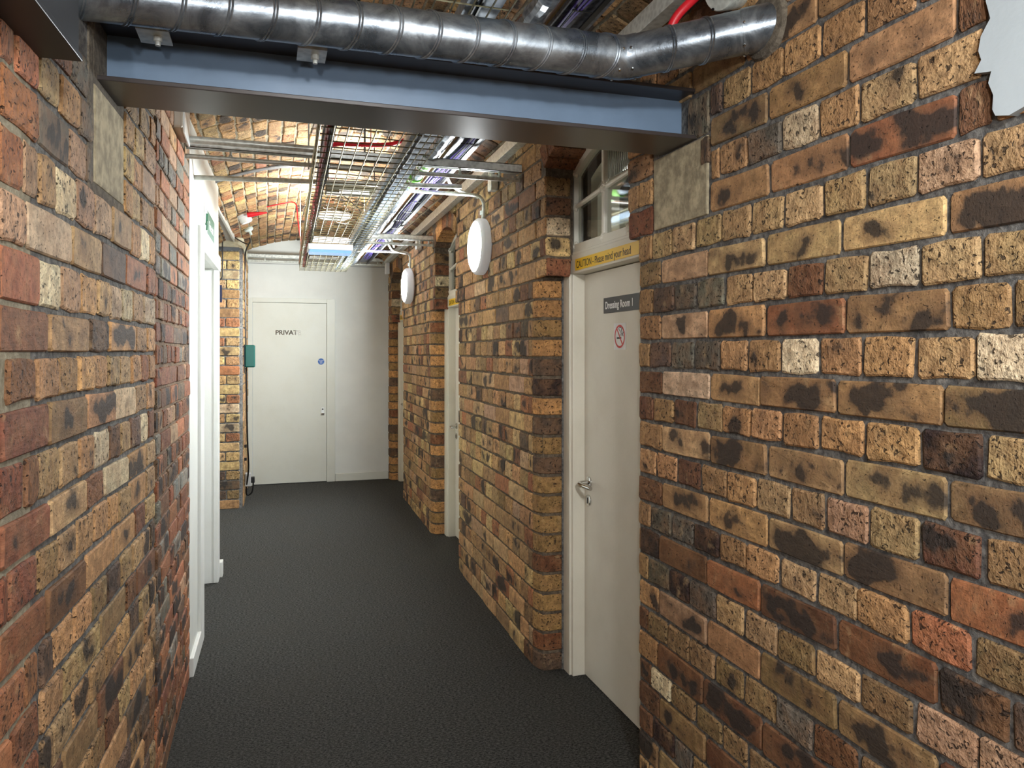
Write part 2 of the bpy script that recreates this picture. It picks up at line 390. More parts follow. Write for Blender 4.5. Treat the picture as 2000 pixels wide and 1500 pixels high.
def split_course(a, b, st, r=R, hw=.137, sw=.28):
    """joint positions from a up to b, stretchers or headers, a closer beside the quoin"""
    out = [a]; x = a+(hw if st else sw*.98); n = 0
    if st: out.append(x)
    else:
        x = a+hw*.5; out += [x]
    while out[-1] < b-.06:
        L = (sw if st else hw)*r.uniform(.94, 1.06)
        if st and r.random() < .12: L = hw
        if out[-1]+L > b-.05: out.append(b); break
        out.append(out[-1]+L)
    out[-1] = b
    return out

# ------------------------------------------------------------------ floor
fl = MB().box(-1.9, 2.9, -2.0, 9.3, -.05, 0).build('floor', M_carpet, kind='structure', label='charcoal carpet running down the corridor to the white door')

def zv(x): return 2.79-.33*(x-.45)**2            # underside of the brick vault
def arch_r(dy, s=2.344, Rr=.76, half=.38):        # height of the door arches over their centre line
    return s-(Rr*Rr-half*half)**.5+(max(Rr*Rr-dy*dy, 0))**.5
ARC_ZC = 2.344-(.76*.76-.38*.38)**.5

# ------------------------------------------------------------------ near wall on the right (every brick measured: Y in mm)
RX = 1.25
wr = empty('wall_right', (RX, 1.0, 0), kind='structure', label='near right wall of rough tan and orange bricks in dark mortar')
MB().prism([(-1.8, 0), (2.40, 0), (2.40, 1.908), (2.48, 1.908), (2.48, 2.8), (-1.8, 2.8)], 'x', RX+.006, RX+.15).build('mortar', M_mort, wr)
bw = Brickwork(wr)
Z = {'3': (2.193, 2.288), '2': (2.101, 2.193), '1': (2.004, 2.101), '0': (1.908, 2.004), 'a': (1.812, 1.908), 'b': (1.722, 1.812), 'c': (1.630, 1.722),
     'd': (1.538, 1.630), 'e': (1.442, 1.538), 'f': (1.353, 1.442), 'g': (1.262, 1.353), 'h': (1.168, 1.262), 'i': (1.074, 1.168), 'j': (.981, 1.074),
     'k': (.893, .981), 'l': (.798, .893), 'm': (.709, .798), 'n': (.616, .709), 'o': (.529, .616), 'p': (.431, .529), 'q': (.353, .431), 'r': (.264, .353), 's': (.176, .264), 't': (.088, .176), 'u': (.0, .088)}
NEAR = {
 '3': ([1946, 1888, 1752, 1615, 1481, 1340, 1198, 1060], 'd2 t o1 o2 o1 o b2'),
 '2': ([1946, 1680, 1393, 1108, 1042], 'm7 o5 o4 b'),
 '1': ([1946, 1901, 1766, 1623, 1486, 1355, 1204, 1047], 'o o1 g P o t2 t1'),
 '0': ([1952, 1673, 1388, 1106, 1034], 'o2 o8 r6 b1'),
 'a': ([2403, 2306, 2171, 2031, 1893, 1752, 1615, 1473, 1336, 1201, 1058, 937], 'o t t t t t t t t1 p2 t'),
 'b': ([2403, 2246, 1963, 1690, 1414, 1129, 919], 'm2 p3 t4 t4 t3 o8'),
 'c': ([2403, 2299, 2159, 2025, 1875, 1745, 1603, 1470, 1333, 1195, 1054, 928], 'o d g g t t b2 t w t t'),
 'd': ([2403, 2246, 1963, 1688, 1399, 1123, 994, 886], 'o p4 o6 r6 o7 o1 m'),
 'e': ([2403, 2324, 2182, 2042, 1899, 1766, 1628, 1486, 1348, 1205, 1071, 937], 'o d g g o3 o3 w2 o3 o t w'),
 'f': ([2407, 2236, 1952, 1712, 1428, 1135, 902], 'b1 P o4 o8 o7 m8'),
 'g': ([2403, 2299, 2163, 2028, 1888, 1750, 1621, 1486, 1342, 1194, 1050, 919], 'b o1 b t1 o4 o o o2 o k t'),
 'h': ([2403, 2236, 1952, 1682, 1404, 1128, 902], 'o1 t6 m8 t5 t5 m6'),
 'i': ([2403, 2278, 2140, 2002, 1865, 1730, 1592, 1465, 1328, 1191, 1052, 919], 'o1 o b2 o o t t2 p t b5 m'),
 'j': ([2403, 2236, 1963, 1680, 1407, 1128, 902], 'b3 o2 o4 t9 m7 r3'),
 'k': ([2403, 2317, 2176, 2042, 1904, 1773, 1634, 1495, 1363, 1219, 1075, 946], 'o g g k o o2 t1 t2 o r m'),
 'l': ([2403, 2257, 1968, 1711, 1428, 1151, 998, 886], 'k b2 r3 b8 R4 b8 d'),
 'm': ([2403, 2335, 2195, 2066, 1922, 1782, 1642, 1500, 1358, 1210, 1064, 928], 'o g k g t t m t m1 p p'),
 'n': ([2403, 2260, 1966, 1712, 1425, 1150, 902], 'o2 p2 o3 m6 m6 b5'),
 'o': ([2403, 2335, 2199, 2066, 1925, 1785, 1646, 1506, 1360, 1214, 1068, 928], 'b m m m m m g b m m p'),
 'p': ([2403, 2267, 1988, 1705, 1417, 1129, 850], 'o b5 b6 b5 m4 b4'),
 'q': ([2399, 2313, 2176, 2031, 1891, 1766, 1636, 1493, 1354, 1208, 1070, 930], 'b w m m m m b m m b m'),
 'r': ([2399, 2253, 1974, 1721, 1433, 1140, 860], 'b m4 b4 m5 b m'),
 's': ([2403, 2299, 2159, 2051, 1914, 1778, 1640, 1500, 1360, 1220, 1080], 'b k g m m b m m d m')}
def parse(s): return [(q[0], (int(q[1])/9*.95 if len(q) > 1 else 0)) for q in s.split()]
def rightrow(B, xs, ys, codes, z0, z1):
    for (a, b), (c, p) in zip(zip(ys[1:], ys[:-1]), codes):
        B.add((xs(a), a), (xs(b), b), z0, z1, c, p)
for k, (ys, cs) in NEAR.items():
    rightrow(bw, lambda y: RX, [v/1000 for v in ys], parse(cs), *Z[k])
odd = 0
for k, (z0, z1) in list(Z.items())+[('x%d' % i, (2.288+.0935*i, 2.288+.0935*(i+1))) for i in range(4)]:
    st = k in ('2', '0', 'b', 'd', 'f', 'h', 'j', 'l', 'n', 'p', 'r', 't', 'x0', 'x2')
    if k in NEAR: start = NEAR[k][0][-1]/1000
    elif k in 'tu': start = 2.40
    else: start = 2.48
    if z0 > 1.9 and k in NEAR: start = 1.03
    js = split_course(0, start+1.7, st); js = [start-j for j in js]
    for a, b in zip(js[1:], js[:-1]):
        if z0 > 2.2 and 1.93 < b: pass
        bw.add((RX, a), (RX, b), z0, z1, R.choice(PM_RIGHT), patchrand() if st else R.choice((0, 0, .2)))
# jamb side of the window opening, above the springer, and beside the padstone
for (a, b, z0, z1, c, p) in [(2.30, 2.485, 1.900, 2.004, 'R', .1), (2.30, 2.40, 2.004, 2.10, 'o', 0), (2.40, 2.485, 2.004, 2.10, 'o', .2), (2.30, 2.485, 2.101, 2.193, 'o', .4),
                             (2.25, 2.485, 2.193, 2.288, 'o', .1), (1.955, 2.08, 2.150, 2.288, 'g', .5), (1.952, 2.0, 2.06, 2.15, 'd', .3)]:
    bw.add((RX, a), (RX, b), z0, z1, c, p, gap=.008)
# return of the wall into the door recess
for k, (z0, z1) in Z.items():
    y = 2.40 if z1 < 1.91 else 2.485
    bw.add((RX, y+.004), (RX+.13, y+.004), z0, z1, R.choice('oombt'), 0)
bw.flush()
MB().prism([(1.965, 1.912), (2.292, 1.912), (2.295, 2.150), (1.962, 2.150)], 'x', RX-.001, RX+.1).build('padstone', M_stone, wr, bevel=.006, label='square pale concrete padstone under the beam end')
r_ = random.Random(3); edge = [(1.030, 2.80), (1.033, 2.30), (1.022, 2.19), (1.035, 2.135), (1.026, 2.10), (1.045, 2.075), (1.050, 2.05), (1.044, 2.032), (1.058, 2.012), (1.024, 2.004), (1.030, 1.985), (1.020, 1.96), (1.022, 1.935), (1.016, 1.922), (.99, 1.915), (.96, 1.922), (.90, 1.918), (-1.8, 1.925), (-1.8, 2.80)]
MB().prism(edge, 'x', RX-.014, RX+.01).build('plaster', M_plaster, wr, label='patch of smooth pale plaster with a ragged edge')
MB().tube([(RX-.004, 1.02, 1.49), (RX-.003, .97, 1.475), (RX-.003, .9, 1.48)], [.02, .05, .05], 8)

# ------------------------------------------------------------------ right wall between the doors, its reveals and brick arches
def rx(y): return 1.209+(y-3.33)*.0297
def xline(y): return RX if y <= 2.48 else rx(y)
def arc_hit(yc, z, rad):
    dz = z-ARC_ZC
    return (rad*rad-dz*dz)**.5 if abs(dz) < rad else None
def pier(name, ya, yb, label, seed, quoin, limit=300, half=.38, top_in=.10):
    global R
    R = random.Random(seed); root = empty(name, (rx(ya), (ya+yb)/2, 0), kind='structure', label=label)
    t = .006
    ytop0 = ya-top_in; ytop1 = yb+top_in
    # core
    a, b = ya, yb
    core = [(rx(ya+.085)+t, ya+.085), (rx(ya)+.022+t, ya+.012), (rx(ya)+.05, ya+t), (rx(ya)+.135, ya+t), (rx(yb)+.135, yb-t), (rx(yb)+t, yb-t)]
    MB().prism(core, 'z', 0, 1.925).build('mortar', M_mort_pier, root)
    core = [(rx(ytop0)+t, ytop0+t), (rx(ytop0)+.14, ytop0+t), (rx(ytop1)+.14, ytop1-t), (rx(ytop1)+t, ytop1-t)]
    MB().prism(core, 'z', 1.925, 2.83).build('mortar', M_mort_pier, root)
    B = Brickwork(root, limit)
    yc0 = (ya-.47) ; yc1 = (yb+.47)
    nq = 0
    for i in range(30):
        z0 = -.006+.0925*i; z1 = z0+.0925; st = i % 2 == 0; low = z1 < 1.935
        if z0 > 2.74: break
        s0 = ya+.085 if low else ytop0; s1 = yb if low else ytop1
        js = split_course(s0, s1, st and R.random() < .75)
        zm = (z0+z1)/2
        for j0, j1 in zip(js[:-1], js[1:]):
            c = R.choice(PM_PIER); p = R.choice((0, 0, 0, 0, .25, .5, .7))
            for yc in (yc0, yc1):                                  # keep clear of the arch rings
                hit = arc_hit(yc, zm+.03, .76+.125) if zm > 2.43 else .43 if zm > 2.35 else None
                if hit:
                    if yc < ya and j0 < yc+hit: j0 = min(yc+hit, j1)
                    if yc > yb and j1 > yc-hit: j1 = max(yc-hit, j0)
            if j1-j0 > .04: B.add((rx(j0), j0), (rx(j1), j1), z0, z1, c, p, gap=.007)
        # reveal seen from the camera side
        if zm < 2.34:
            c, p = quoin[i % len(quoin)] if isinstance(quoin, list) else ('o', 0)
            if low:   # bull-nosed brick that turns the corner
                pts = []
                for k in range(6):
                    a_ = k/5*math.pi/2
                    pts.append((rx(ya)+.05-.05*math.cos(a_)+.002, ya+.085-.085*math.sin(a_)))
                pts.append((rx(ya)+.128+R.uniform(-.008, .004), ya))
                pth = [Vector(q) for q in pts]; vs = []; n_ = len(pth); zz = (z0+.006+R.uniform(0, .002), z1-.006-R.uniform(0, .002)); o_ = R.uniform(-.001, .003)
                for dep, ins in ((-.018, 0), (-.004, 0), (o_, .004)):
                    for z_, sg in ((zz[0], 1), (zz[1], -1)):
                        for k, q in enumerate(pth):
                            tn = (pth[min(k+1, n_-1)]-pth[max(k-1, 0)]).normalized(); nn = Vector((tn.y, -tn.x)); nn = -nn if nn.y > 0 or nn.x > 0.2 else nn
                            e = tn*(ins if k == 0 else -ins if k == n_-1 else 0)
                            q2 = q+nn*dep+e; vs.append((q2.x, q2.y, z_+sg*ins))
                fs = []
                def ring(L): return [L*2*n_+k for k in range(n_)]+[L*2*n_+n_+k for k in range(n_-1, -1, -1)]
                for L in (0, 1):
                    r0, r1 = ring(L), ring(L+1)
                    for k in range(2*n_): fs.append((r0[k], r0[(k+1) % (2*n_)], r1[(k+1) % (2*n_)], r1[k]))
                for k in range(n_-1): fs.append((4*n_+k, 4*n_+k+1, 5*n_+k+1, 5*n_+k))
                m = MB(); m.add(vs, fs); ob = m.build('quoin_brick', M_rough, root)
                v = R.uniform(.88, 1.08); ob.color = lin(tuple(min(255, x*v) for x in PAL[c]))+(p,)
            else:
                B.add((rx(ytop0)+.132, ytop0), (rx(ytop0), ytop0), z0, z1, c, p)
        if zm < 2.34:
            y_ = yb if low else ytop1
            B.add((rx(y_), y_), (rx(y_)+.13, y_), z0, z1, R.choice('oombt'), 0)
    B.flush()
    MB().box(rx(ya)+.118, rx(ya)+.142, ya-.004, ya+.03, 0, 1.93).build('cement_fillet', M_mort, root)
    return root
def arch(name, yc, label, seed):
    """spandrel and ring of arch bricks over one door"""
    global R
    R = random.Random(seed); x0 = lambda y: rx(y) if y > 3.0 else 1.222+(3.0-y)*.04
    root = empty(name, (x0(yc), yc, 2.34), kind='structure', label=label); n = 14
    prof = [(yc-.47, 2.344)]+[(yc-.38+.76*k/n, arch_r(-.38+.76*k/n)) for k in range(n+1)]+[(yc+.47, 2.344), (yc+.47, 2.82), (yc-.47, 2.82)]
    xx = x0(yc)
    MB().prism(prof, 'x', xx+.008, xx+.135).build('mortar', M_mort_pier, root)
    a0 = math.asin(.38/.76); m = 10; B = Brickwork(root)
    for k in range(m):
        t0 = -a0+2*a0*k/m+.006; t1 = -a0+2*a0*(k+1)/m-.006; q = []
        for (rad, t) in ((.752, t0), (.752, t1), (.868, t1), (.868, t0)):
            q.append((yc+rad*math.sin(t)+R.uniform(-.0015, .0015), ARC_ZC+rad*math.cos(t)))
        ya_, yb_ = x0(q[0][0]), x0(q[1][0])
        mb = MB(); mb.prism(q, 'x', min(ya_, yb_)-.003+R.uniform(-.002, .002), xx+.13)
        o = mb.build('arch_brick', M_rough, root, bevel=.004); c = R.choice('obbddmb'); o.color = lin(PAL[c])+(R.choice((0, .3, .7)),)
    for i in range(20, 30):
        z0 = -.006+.0925*i; z1 = z0+.0925; zm = (z0+z1)/2
        if z0 > 2.74: break
        hit = arc_hit(yc, zm+.03, .885) if zm > 2.43 else .43
        js = split_course(yc-.385, yc+.385, False)
        for j0, j1 in zip(js[:-1], js[1:]):
            if hit:
                if j0 < yc < j1: continue
                if j1 <= yc: j1 = min(j1, yc-hit)
                else: j0 = max(j0, yc+hit)
            if j1-j0 > .04: B.add((x0(j0), j0), (x0(j1), j1), z0, z1, R.choice('ooyyt'), 0, gap=.007)
    B.flush(); return root
Q1 = [('d', .7), ('b', .2), ('m', .2), ('m', .1), ('m', 0), ('b', .3), ('m', .3), ('m', .2), ('m', .5), ('m', .3), ('d', .3), ('m', .4), ('d', .6), ('o', 0), ('k', .2), ('d', .3), ('o', 0), ('m', .1), ('o', 0), ('o', 0), ('R', .3), ('y', .5), ('w', .0), ('b', .5), ('m', .1), ('d', .1)]
Q2 = [('o', .1), ('m', 0), ('o', 0), ('d', .3), ('o', 0), ('m', .2), ('d', .4), ('o', 0), ('b', .2), ('o', 0), ('m', .2), ('o', 0), ('d', .4), ('o', 0), ('m', 0), ('o', .1), ('o', 0), ('m', .2), ('b', .3), ('o', 0), ('R', .3), ('m', .2), ('w', .1), ('b', .2), ('m', .3)]
pier('wall_right.001', 3.33, 5.08, 'tan brick wall between the first and second doors on the right', 21, Q1)
pier('wall_right.002', 6.10, 7.77, 'tan brick wall between the second and third doors on the right', 22, Q2)
pier('wall_right.003', 8.85, 9.15, 'narrow brick jamb past the third door beside the white end wall', 23, Q2, 60)
arch('wall_right.004', 2.86, 'brick arch over the first door on the right', 31)
arch('wall_right.005', 5.585, 'brick arch over the second door on the right', 32)
arch('wall_right.006', 8.31, 'brick arch over the third door on the right', 33)

# ------------------------------------------------------------------ left walls
R = random.Random(40)
def lx(y): return -.4789+.047*y                    # near part, leans into the corridor
def cx(y): return -.38312+.012*y                   # smaller dark bricks
YJ = 2.735
wl = empty('wall_left', (lx(1.5), 1.5, 0), kind='structure', label='near left wall of red and tan bricks with the concrete pad')
MB().prism([(lx(-1.8)-.006, -1.8), (lx(YJ)-.006, YJ), (lx(YJ)-.15, YJ), (lx(-1.8)-.15, -1.8)], 'z', 0, 2.83).build('mortar', M_mort, wl)
MB().prism([(lx(-1.8)-.005, -1.8), (lx(1.58)-.005, 1.58), (lx(1.58)-.05, 1.58), (lx(-1.8)-.05, -1.8)], 'z', 0, 2.3).build('mortar', M_mort_light, wl)
bl = Brickwork(wl)
ZL = {'-3': (2.075, 2.17), '-2': (1.98, 2.075), '-1': (1.882, 1.98), '0': (1.778, 1.882), '1': (1.681, 1.778), '2': (1.582, 1.681), '3': (1.496, 1.582), '4': (1.407, 1.496),
      '5': (1.315, 1.407), '6': (1.218, 1.315), '7': (1.135, 1.218), '8': (1.043, 1.135), '9': (.953, 1.043)}
LEFT = {
 '-3': ([1460, 1535, 1670, 1813, 1951], 'R d b g'), '-2': ([1424, 1490, 1608, 1737, 1874, 1985], 'R r t3 o2 g'),
 '-1': ([1424, 1612, 1802, 1930, 1990], 'r3 g6 p g'), '-1b': ([2300, 2400, 2518, 2620, 2735], 'o1 y p o'), '-2b': ([2300, 2420, 2520, 2735], 'y o p'), '-3b': ([2300, 2430, 2560, 2735], 'o y p'),
 '0': ([1424, 1535, 1609, 1717, 1854, 1995, 2161, 2379, 2510, 2642, 2735], 'r p t w p p t3 o2 w o'),
 '1': ([1424, 1545, 1817, 2065, 2322, 2602, 2735], 'p P t d2 r2 r'),
 '2': ([1424, 1615, 1750, 1885, 2027, 2150, 2273, 2399, 2548, 2735], 'r w p o t P w t P'),
 '3': ([1424, 1667, 1955, 2129, 2432, 2602, 2735], 'b2 m3 d6 o6 o1 o'),
 '4': ([1424, 1452, 1595, 1721, 1862, 1995, 2119, 2244, 2385, 2518, 2635, 2735], 'o b o o o3 o t t o2 r o'),
 '5': ([1424, 1662, 1930, 2193, 2446, 2610, 2735], 'R2 m2 o7 P o5 o1'),
 '6': ([1424, 1535, 1606, 1734, 1870, 1999, 2135, 2261, 2372, 2503, 2634, 2735], 'R b t t2 o w2 b t d w b'),
 '7': ([1424, 1670, 1926, 2084, 2347, 2586, 2735], 'R1 t3 b w o6 t'),
 '8': ([1424, 1455, 1602, 1727, 1854, 1990, 2129, 2232, 2366, 2594, 2735], 'R R m t5 o o o t o1 t'),
 '9': ([1424, 1655, 1922, 2171, 2432, 2586, 2735], 'R b2 o3 o1 b t')}
for k, (ys, cs) in LEFT.items():
    z0, z1 = ZL[k.replace('b', '')]
    for (a, b), (c, p) in zip(zip(ys[:-1], ys[1:]), parse(cs)):
        a, b = a/1000, b/1000
        bl.add((lx(b), b), (lx(a), a), z0, z1, c, p)
zs = [(.953-.0905*(i+1), .953-.0905*i) for i in range(11)]+[(2.17+.093*i, 2.17+.093*(i+1)) for i in range(6)]
for i, (z0, z1) in enumerate(zs):
    st = i % 2 == (1 if i < 11 else 0); z0 = max(z0, 0); ysplit = 1.61+R.uniform(-.02, .05)
    lo, hi = (1.62, 2.735)
    if 2.17 <= z0 < 2.3: lo = 2.3
    js = split_course(lo, hi, st)
    for a, b in zip(js[:-1], js[1:]): bl.add((lx(b), b), (lx(a), a), z0, z1, R.choice('oomtbmdotb'), R.choice((0, 0, .3, .6)))
    js = split_course(0, 1.61-.2, st)
    for a, b in zip(js[:-1], js[1:]): bl.add((lx(1.61-a), 1.61-a), (lx(1.61-b), 1.61-b), z0, z1, R.choice(PM_RED), R.choice((0, 0, .3)))
for i, (z0, z1) in enumerate(ZL.values()):                                       # red part nearer than the frame
    js = split_course(0, 1.3, i % 2 == 0); s0 = 1.46 if z0 > 2.0 else 1.424
    for a, b in zip(js[:-1], js[1:]): bl.add((lx(s0-a), s0-a), (lx(s0-b), s0-b), z0, z1, R.choice(PM_RED), R.choice((0, 0, .2)))
bl.flush()
def lpanel(y0, y1, z0, z1, out, name, mat, parent, bev=.006, **k):
    return MB().prism([(lx(y0)+out, y0), (lx(y1)+out, y1), (lx(y1)-.05, y1), (lx(y0)-.05, y0)], 'z', z0, z1).build(name, mat, parent, bevel=bev, **k)
lpanel(1.995, 2.288, 1.900, 2.135, .001, 'padstone', M_stone, wl, label='weathered pale concrete padstone under the beam end')
lpanel(1.955, 1.995, 1.87, 2.40, -.002, 'concrete', M_concrete, wl, .003)
lpanel(2.0, 2.34, 2.135, 2.40, -.003, 'concrete', M_concrete, wl, .003)
lpanel(1.975, 2.31, 1.868, 1.905, -.003, 'concrete', M_concrete, wl, .003)

wc = empty('wall_left.001', (cx(3.2), 3.2, 0), kind='structure', label='left wall of smaller dark red and grey bricks')
MB().prism([(cx(YJ)-.006, YJ+.012), (cx(3.762)-.006, 3.762), (cx(3.762)-.12, 3.762), (cx(YJ)-.15, YJ+.012)], 'z', 0, 2.83).build('mortar', M_mort_pink, wc)
bc = Brickwork(wc); i = 0; z = 0.
while z < 2.68:
    st = R.random() < .62; js = split_course(YJ+.018, 3.756, st, hw=.112, sw=.225)
    pal = PM_C if z < 1.75 else 'rprnnprorn'
    for a, b in zip(js[:-1], js[1:]): bc.add((cx(b), b), (cx(a), a), z, z+.0765, R.choice(pal), R.choice((0, 0, .25, .5, .8)) if z < 1.8 else 0)
    z += .0765
bc.flush()

# white partition with the doorway in it
def px_(y): return -.338+.019*(y-3.76)
wp = empty('wall_left.002', (px_(4.5), 4.5, 0), kind='structure', label='smooth white partition with the cased doorway')
def ppanel(y0, y1, z0, z1, out=0, inn=.10, name='panel', mat=None, parent=None, **k):
    return MB().prism([(px_(y0)+out, y0), (px_(y1)+out, y1), (px_(y1)-inn, y1), (px_(y0)-inn, y0)], 'z', z0, z1).build(name, mat or M_wall, parent or wp, **k)
YD0, YD1, ZD = 4.27, 5.28, 2.045
ppanel(3.765, YD0, 0, 2.62); ppanel(YD0, YD1, ZD, 2.62); ppanel(YD1, 5.40, 0, 2.62)
MB().box(-.92, px_(YD1)-.001, YD1-.006, YD1-.001, 0, ZD).build('jamb', M_white, wp)
MB().box(-.95, px_(5.4)-.09, 5.32, 5.40, 0, 2.62).build('panel', M_wall, wp)
tr = empty('trim_1', (px_(4.2), 4.2, 0), kind='structure', label='white painted architrave round the doorway on the left')
ppanel(4.12, 4.285, 0, ZD+.10, .016, .02, 'architrave', M_white, tr, bevel=.004)
ppanel(4.285, 5.385, ZD-.01, ZD+.085, .016, .02, 'architrave', M_white, tr, bevel=.004)
ppanel(5.265, 5.38, 0, ZD-.01, .010, .02, 'architrave', M_white, tr, bevel=.004)
bb = empty('baseboard_left', (px_(4), 4, 0), kind='structure', label='white skirting board at the foot of the white partition')
ppanel(3.77, 4.262, 0, .088, .017, .01, 'board', M_white, bb, bevel=.004)
ppanel(5.385, 5.47, 0, .10, .026, .01, 'board', M_white, bb, bevel=.004)
d4 = empty('door_4', (px_(4.8)-.09, 4.8, 0), kind='structure', label='white door set back in the doorway on the left')
ppanel(YD0+.004, YD1-.004, .006, ZD-.004, -.085, .125, 'leaf', M_white, d4, bevel=.003)
# side passage, its lintel, far left pier
wf = MB().box(-1.6, -1.5, 5.2, 9.1, 0, 2.8).build('wall_left.003', M_wall, kind='structure', label='white wall inside the side passage')
lt = empty('wall_left.004', (-.5, 6.6, 2.5), kind='structure', label='grey painted lintel over the side passage')
MB().prism([(-1.5, 5.405), (-.375, 5.405), (-.302, 7.70), (-1.5, 7.70)], 'z', 2.566, 2.82).build('lintel', M_grey, lt)
MB().prism([(-.376, 5.405), (-.360, 5.405), (-.288, 7.72), (-.303, 7.70)], 'z', 2.558, 2.66).build('edge_strip', M_wall, lt)
wq = empty('wall_left.005', (-.35, 7.75, 0), kind='structure', label='yellow brick pier on the left before the white end wall')
def qx(y): return -.215+.012*(y-7.75)
core = [(-1.5, 7.706), (-.262, 7.706), (-.232, 7.722), (-.221, 7.76), (qx(9.0)-.006, 9.0), (-1.5, 9.0)]
MB().prism(core, 'z', 0, 2.50).build('mortar', M_mort, wq)
MB().prism([(-1.5, 7.702), (-.262, 7.702), (-.225, 7.722), (-.213, 7.76), (qx(9.0), 9.0), (-1.5, 9.0)], 'z', 2.50, 2.60).build('plaster_cap', M_plasterpier, wq)
MB().box(-1.5, -.25, 7.696, 7.72, 2.475, 2.505).build('slate_course', plain('slate', (96, 102, 108), .7), wq)
bq = Brickwork(wq)
for i in range(27):
    z0 = .0915*i; z1 = z0+.0915
    if z1 > 2.48: break
    st = i % 2 == 0; xs = [-.245]; 
    while xs[-1] > -1.2: xs.append(xs[-1]-(R.uniform(.24, .26) if st else R.uniform(.115, .135)))
    for a, b in zip(xs[1:], xs[:-1]): bq.add((b, 7.70), (a, 7.70), z0, z1, R.choice('yyoytoyoPyr') if z0 > .3 else R.choice('omd'), R.choice((0, 0, 0, .2, .5)))
    js = split_course(7.76, 8.99, not st)
    for a, b in zip(js[:-1], js[1:]): bq.add((qx(b), b), (qx(a), a), z0, z1, R.choice('omtom'), 0)
bq.flush()
# end wall
we = empty('wall_back', (.6, 9.0, 0), kind='structure', label='white end wall closing the corridor')
dx0, dx1, dzt = -.154, .662, 2.065
MB().box(-.30, dx0-.05, 9.0, 9.1, 0, 3).box(dx1+.09, 1.50, 9.0, 9.1, 0, 3).box(dx0-.05, dx1+.09, 9.0, 9.1, dzt+.05, 3).box(-1.7, -.3, 9.0, 9.1, 0, 3).build('plaster', M_wall, we)
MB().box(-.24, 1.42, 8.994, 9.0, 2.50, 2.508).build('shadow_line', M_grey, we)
t2 = empty('trim_2', (.25, 8.99, 0), kind='structure', label='white painted frame round the door marked private')
MB().box(dx0-.052, dx0, 8.978, 9.05, 0, dzt+.05).build('jamb', M_enddoor, t2, bevel=.003)
MB().box(dx1, dx1+.092, 8.978, 9.05, 0, dzt+.05).build('jamb', M_enddoor, t2, bevel=.003)
MB().box(dx0, dx1, 8.978, 9.05, dzt, dzt+.05).build('head', M_enddoor, t2, bevel=.003)
bbk = MB().box(.760, 1.372, 8.982, 9.0, 0, .088).build('baseboard_back', M_enddoor, kind='structure', bevel=.003, label='white skirting board right of the end door')
d5 = empty('door_5', (.25, 8.99, 0), kind='structure', label='white flush door marked private at the end of the corridor')
MB().box(dx0+.003, dx1-.003, 8.990, 9.035, .008, dzt-.003).build('leaf', M_enddoor, d5, bevel=.002)
lk = MB().box(.598, .632, 8.981, 8.990, .775, .86).build('lock_plate', M_plastic, d5, bevel=.002)
MB().lathe([(.009, 0), (.009, .004), (0, .004)], (.615, 8.981, .842), (0, -1, 0), 12).build('keyhole', M_inkblack, d5)
MB().box(.600, .634, 8.966, 8.981, .782, .800).build('finger_pull', M_chrome, d5, bevel=.003)

# ------------------------------------------------------------------ brick vault
R = random.Random(50)
ce = empty('ceiling', (.45, 4, 2.7), kind='structure', label='shallow brick vault over the corridor')
n = 24; xs = [-.52+1.96*k/n for k in range(n+1)]
prof = [(x, zv(x)+.006) for x in xs]+[(1.44, 3.1), (-.52, 3.1)]
MB().prism(prof, 'y', -1.8, 9.3).build('mortar', M_mort_vault, ce)
MB().box(-1.7, -.50, 5.3, 9.1, 2.62, 2.7).build('plaster', M_wall, ce)
bv = Brickwork(ce, 300); s = -.47; row = 0
vis = lambda x, y: True
while s < 1.38:
    x0, x1 = s, s+.079; xm = (x0+x1)/2; zm = zv(xm); tx = Vector((x1-x0, 0, zv(x1)-zv(x0))); h = tx.length; tx.normalize()
    nrm = Vector((tx.z, 0, -tx.x)); y = -1.7+R.uniform(0, .14)
    while y < 9.2:
        L = .150*R.uniform(.85, 1.12)
        if R.random() < .06: L = .26
        ym = y+L/2
        hid = (.10 < xm-.0255*(ym-2.75) < .62 and ym < 3.4) or xm > 1.2 or xm < -.40
        k0 = len(bv.b)
        bv.add(L, None, h, None, R.choice(PM_VAULT if xm < .9 else 'obmodbm'), R.choice((0, 0, .2, .4, .75)), jit=1.6, gap=.012, c3=(xm, ym, zm), n3=nrm, up=tx)
        if hid:
            t = bv.b[-1]; bv.b[-1] = (t[0]*.02,)+t[1:]
        y += L
    s += .079; row += 1
bv.flush()
MB().box(-.9, .70, -1.9, -1.8, 0, 3.1).build('wall_front', M_dark, kind='structure', label='wall closing the corridor behind, made dark for the lettering reflection')  # unseen wall, split dark and white to shape what the metal letters reflect
MB().box(.70, 1.9, -1.9, -1.8, 0, 3.1).build('wall_front', M_wall, kind='structure', label='wall closing the corridor behind, made white for the lettering reflection')

